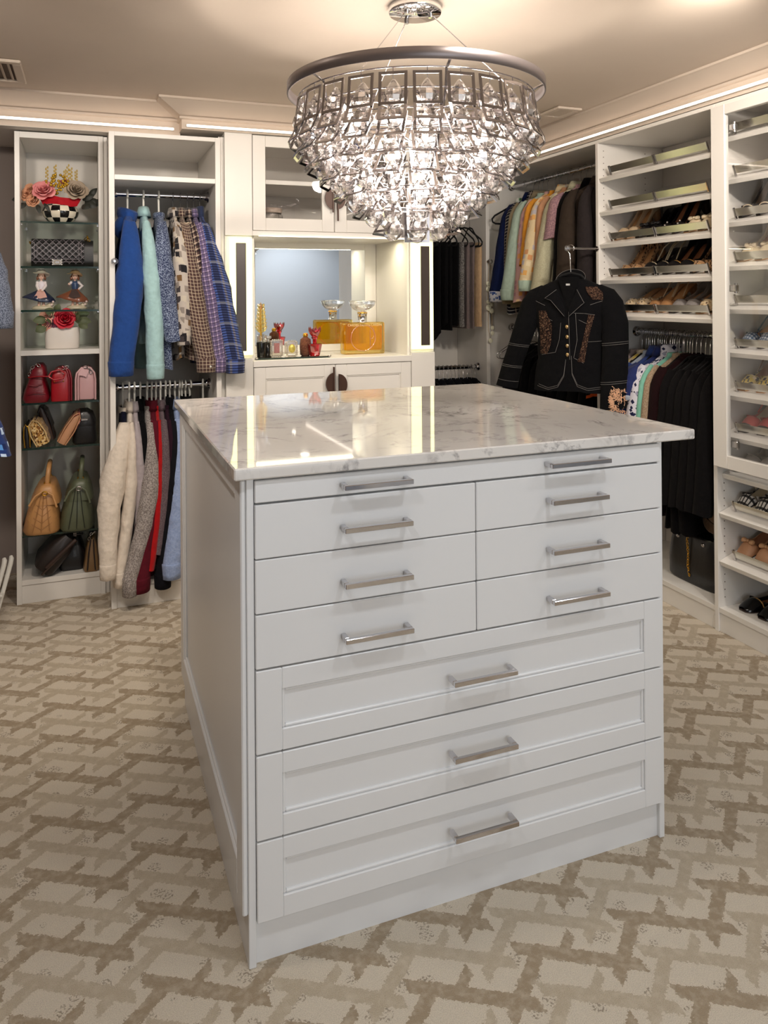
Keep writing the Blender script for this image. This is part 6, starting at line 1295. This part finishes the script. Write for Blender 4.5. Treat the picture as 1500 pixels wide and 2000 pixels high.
m=M(); m.lathe([(.010,.076),(.010,.088),(.019,.092),(.019,.104),(.001,.106)],8,sm=False); obj('stopper',m,GLASS,t)
def crystal_box(label,x,y,w,d,h,ins,insm,cat):
    t=thing('crystal_box',label,cat,(x,y,ZTR)); cut=glass('cut_crystal',(250,246,240),.02,1.5,.3,.25)
    m=M(); m.box(-w,w,-d,d,.004,h-.004,.003); obj('glass_body',m,cut,t)
    for sx in (-1,1):
        for z in [.006+.0105*i for i in range(int(h/.0105))]: m=M(); m.ball((sx*(w-.004),-d,z+.002),.0052,6,4,sm=False); obj('facet_bead',m,GLASS,t)
    for z in (.002,h-.004):
        for k in range(5): m=M(); m.ball((-w+.012+k*(2*w-.024)/4,-d,z+.002),.0052,6,4,sm=False); obj('facet_bead',m,GLASS,t)
    m=M()
    if ins=='oval': m.lathe([(.001,.003),(.012,.003),(.016,.0),(.018,.001)],20); m.xf(TR(0,-d-.001,h*.5)@RX(R(90))@Matrix.Diagonal((1,1.25,1,1)))
    else: m.box(-w*.45,w*.45,-d-.003,-d,h*.22,h*.80,.003)
    obj('inset',m,insm,t); return t
crystal_box('beaded crystal frame with pink inset on the mirror tray','.' and .905,3.90,.032,.012,.088,'sq',plain('pink_inset',(166,110,106),.35,var=.5,vs=90),'frame')
crystal_box('beaded crystal box with gold oval inset on the mirror tray',.985,3.91,.030,.020,.080,'oval',plain('gold_inset',(206,186,90),.3,.5,var=.4,vs=120),'box')
t=thing('scent_bottle','brown textured scent bottle left of the pink one','scent bottle',(1.060,3.90,ZTR)); BTX=cells('brown_gold_shell',(110,66,50),[(110,66,50),(70,38,34),(170,116,80),(54,30,28)],150)
m=M(); m.lathe([(.020,0),(.028,.006),(.031,.05),(.027,.085),(.014,.095),(.010,.098)],18); obj('bottle',m,BTX,t); m=M(); m.lathe([(.012,.098),(.014,.104),(.012,.116),(.001,.118)],12); obj('stopper',m,GOLD,t)
RUB=glass('ruby_glass',(226,70,96),0,1.45,.4,.14)
t=thing('scent_bottle','ruby pink glass scent bottle with tulip stopper','scent bottle',(1.100,3.865,ZTR))
m=M(); m.lathe([(.024,0),(.027,.004),(.039,.058),(.037,.062),(.010,.060)],10,sm=False); obj('bottle',m,RUB,t)
m=M(); m.lathe([(.010,.060),(.011,.085),(.017,.092),(.018,.098)],10); obj('neck',m,RUB,t)
for i in range(6):
    a=2*PI*i/6; m=M(); m.grid(lambda u,v:((.012+.022*math.sin(v*2.1)-.006*abs(2*u-1)**2)*math.cos(a+(u-.5)*1.25*math.sin(PI*min(1,v*.8+.2))**.7)*1.0,(.012+.022*math.sin(v*2.1))*math.sin(a+(u-.5)*1.25*math.sin(PI*min(1,v*.8+.2))**.7),.096+.058*v*(1-.22*abs(2*u-1)**2)),5,6); obj('tulip_petal',m,RUB,t)
m=M(); m.ball((0,0,.118),(.014,.014,.018),8,6,sm=False); obj('stopper_core',m,RUB,t)
# glass jar seen through the left upper door
t=thing('glass_jar','faceted glass jar with beige lid inside the left glazed door','jar',(.905,4.0,UZ-.0055))
m=M(); m.lathe([(.04,0),(.062,.008),(.068,.05),(.062,.10),(.05,.11)],12,sm=False); obj('jar',m,GLASS,t); m=M(); m.lathe([(.056,.111),(.058,.114),(.058,.135),(.001,.138)],18); obj('lid',m,plain('beige_lid',(196,176,160),.5),t)
# ------------------------------------------------------------------ necklace on the corner post, bag, hat, step stool
crystal_knob(tc,(2.466,4.4995,1.640),(0,-1,0),.02,r=.018)
t=thing('shell_necklace','long necklace of pale shell discs hanging on the corner post','necklace',(2.466,4.478,1.11)); SHL=plain('pale_shell',(226,224,200),.2,coat=.5)
m=M(); m.tube([(-.006,0,.525),(-.014,0,.30),(-.012,0,.08),(.002,0,.01),(.014,0,.09),(.012,0,.3),(.006,0,.525)],.0016,6); obj('cord',m,plain('gold_cord',(170,140,90),.5),t)
for x,z,r in ((-.014,.385,.013),(.010,.372,.011),(-.012,.350,.016),(-.013,.265,.013),(.012,.25,.011),(-.012,.228,.017),(.010,.205,.014),(.014,.095,.011),(.0,.012,.013),(.013,.060,.012)): m=M(); m.ball((x,-.006,z),(r*1.25,.0045,r*1.25),14,8); obj('shell_disc',m,SHL,t)
t=thing('tote_bag','black leather tote with silver chain standing under the black dresses','handbag',(2.66,2.78,.1015))
m=M(); m.loft([[(x,y,z) for x,y,_ in rrect(.11*k2,.165*k2,0,.4,30)] for z,k2 in ((0,.95),(.012,1.02),(.09,1.03),(.17,.97),(.215,.90),(.222,.86))],True,True); obj('body',m,plain('black_bag_leather',(13,12,14),.28,bs=.3,bscale=60),t)
for s in (-1,1): m=M(); m.tube([(s*.06,-.10,.21),(s*.065,-.09,.30),(s*.065,0,.335),(s*.065,.09,.30),(s*.06,.10,.21)],.007,8); obj('handle',m,BLACKP,t)
chain(t,[(-.100,.01,.235),(-.117,.012,.20),(-.118,.004,.14),(-.117,.008,.085),(-.114,.002,.035)],.0058,GOLD)
for y in (-.07,.085): m=M(); m.ball((-.103,y,.195),(.006,.012,.009),8,6); obj('rivet',m,NICKEL,t)
t=thing('felt_hat','round dark brown felt hat resting on the handles of the black tote','hat',(2.615,2.665,.34)); HT=F('brown_felt',(112,90,72))
m=M(); m.lathe([(.145,0),(.150,.004),(.145,.008),(.085,.012),(.075,.05),(.06,.085),(.03,.10),(.001,.102)],28); m.xf(TR(0,0,.10)@RY(R(-62))@Matrix.Diagonal((.62,.62,.62,1))); obj('hat_crown',m,HT,t)
m=M(); m.lathe([(.0865,.011),(.0845,.03),(.0825,.03),(.084,.011)],28); m.xf(TR(0,0,.10)@RY(R(-62))@Matrix.Diagonal((.62,.62,.62,1))); obj('hat_band',m,BLACK,t)
t=thing('step_stool','white folded step stool leaning by the dark left wall','stool',(-.405,3.90,0))
for dx,dy in ((0,0),(-.026,-.022)):
    m=M(); m.tube([(.020+dx,-.075+dy,.011),(.052+dx,-.05+dy,.13),(.076+dx,-.034+dy,.225),(.079+dx,-.03+dy,.245),(.076+dx,-.02+dy,.252)],[.010,.010,.011,.011,.008],8,flat=.7); obj('rail',m,WPLAST,t)
m=M(); m.box(-.006,.05,-.11,-.075,.10,.112,.003); obj('tread',m,WPLAST,t)
m=M(); m.tube([(-.02,-.10,.02),(.0,-.08,.13),(.046,-.056,.20)],.007,8,flat=.7); obj('brace',m,WPLAST,t)
garment('top','orange printed top glimpsed under the black denim jacket hem','top',cells('orange_black_print',(222,96,40),[(222,96,40),(30,26,26),(226,110,50),(222,96,40)],30),(2.62,3.42,1.30),RZ_,L=.42,hw=.17,th=.03,collar='crew',seed=170)
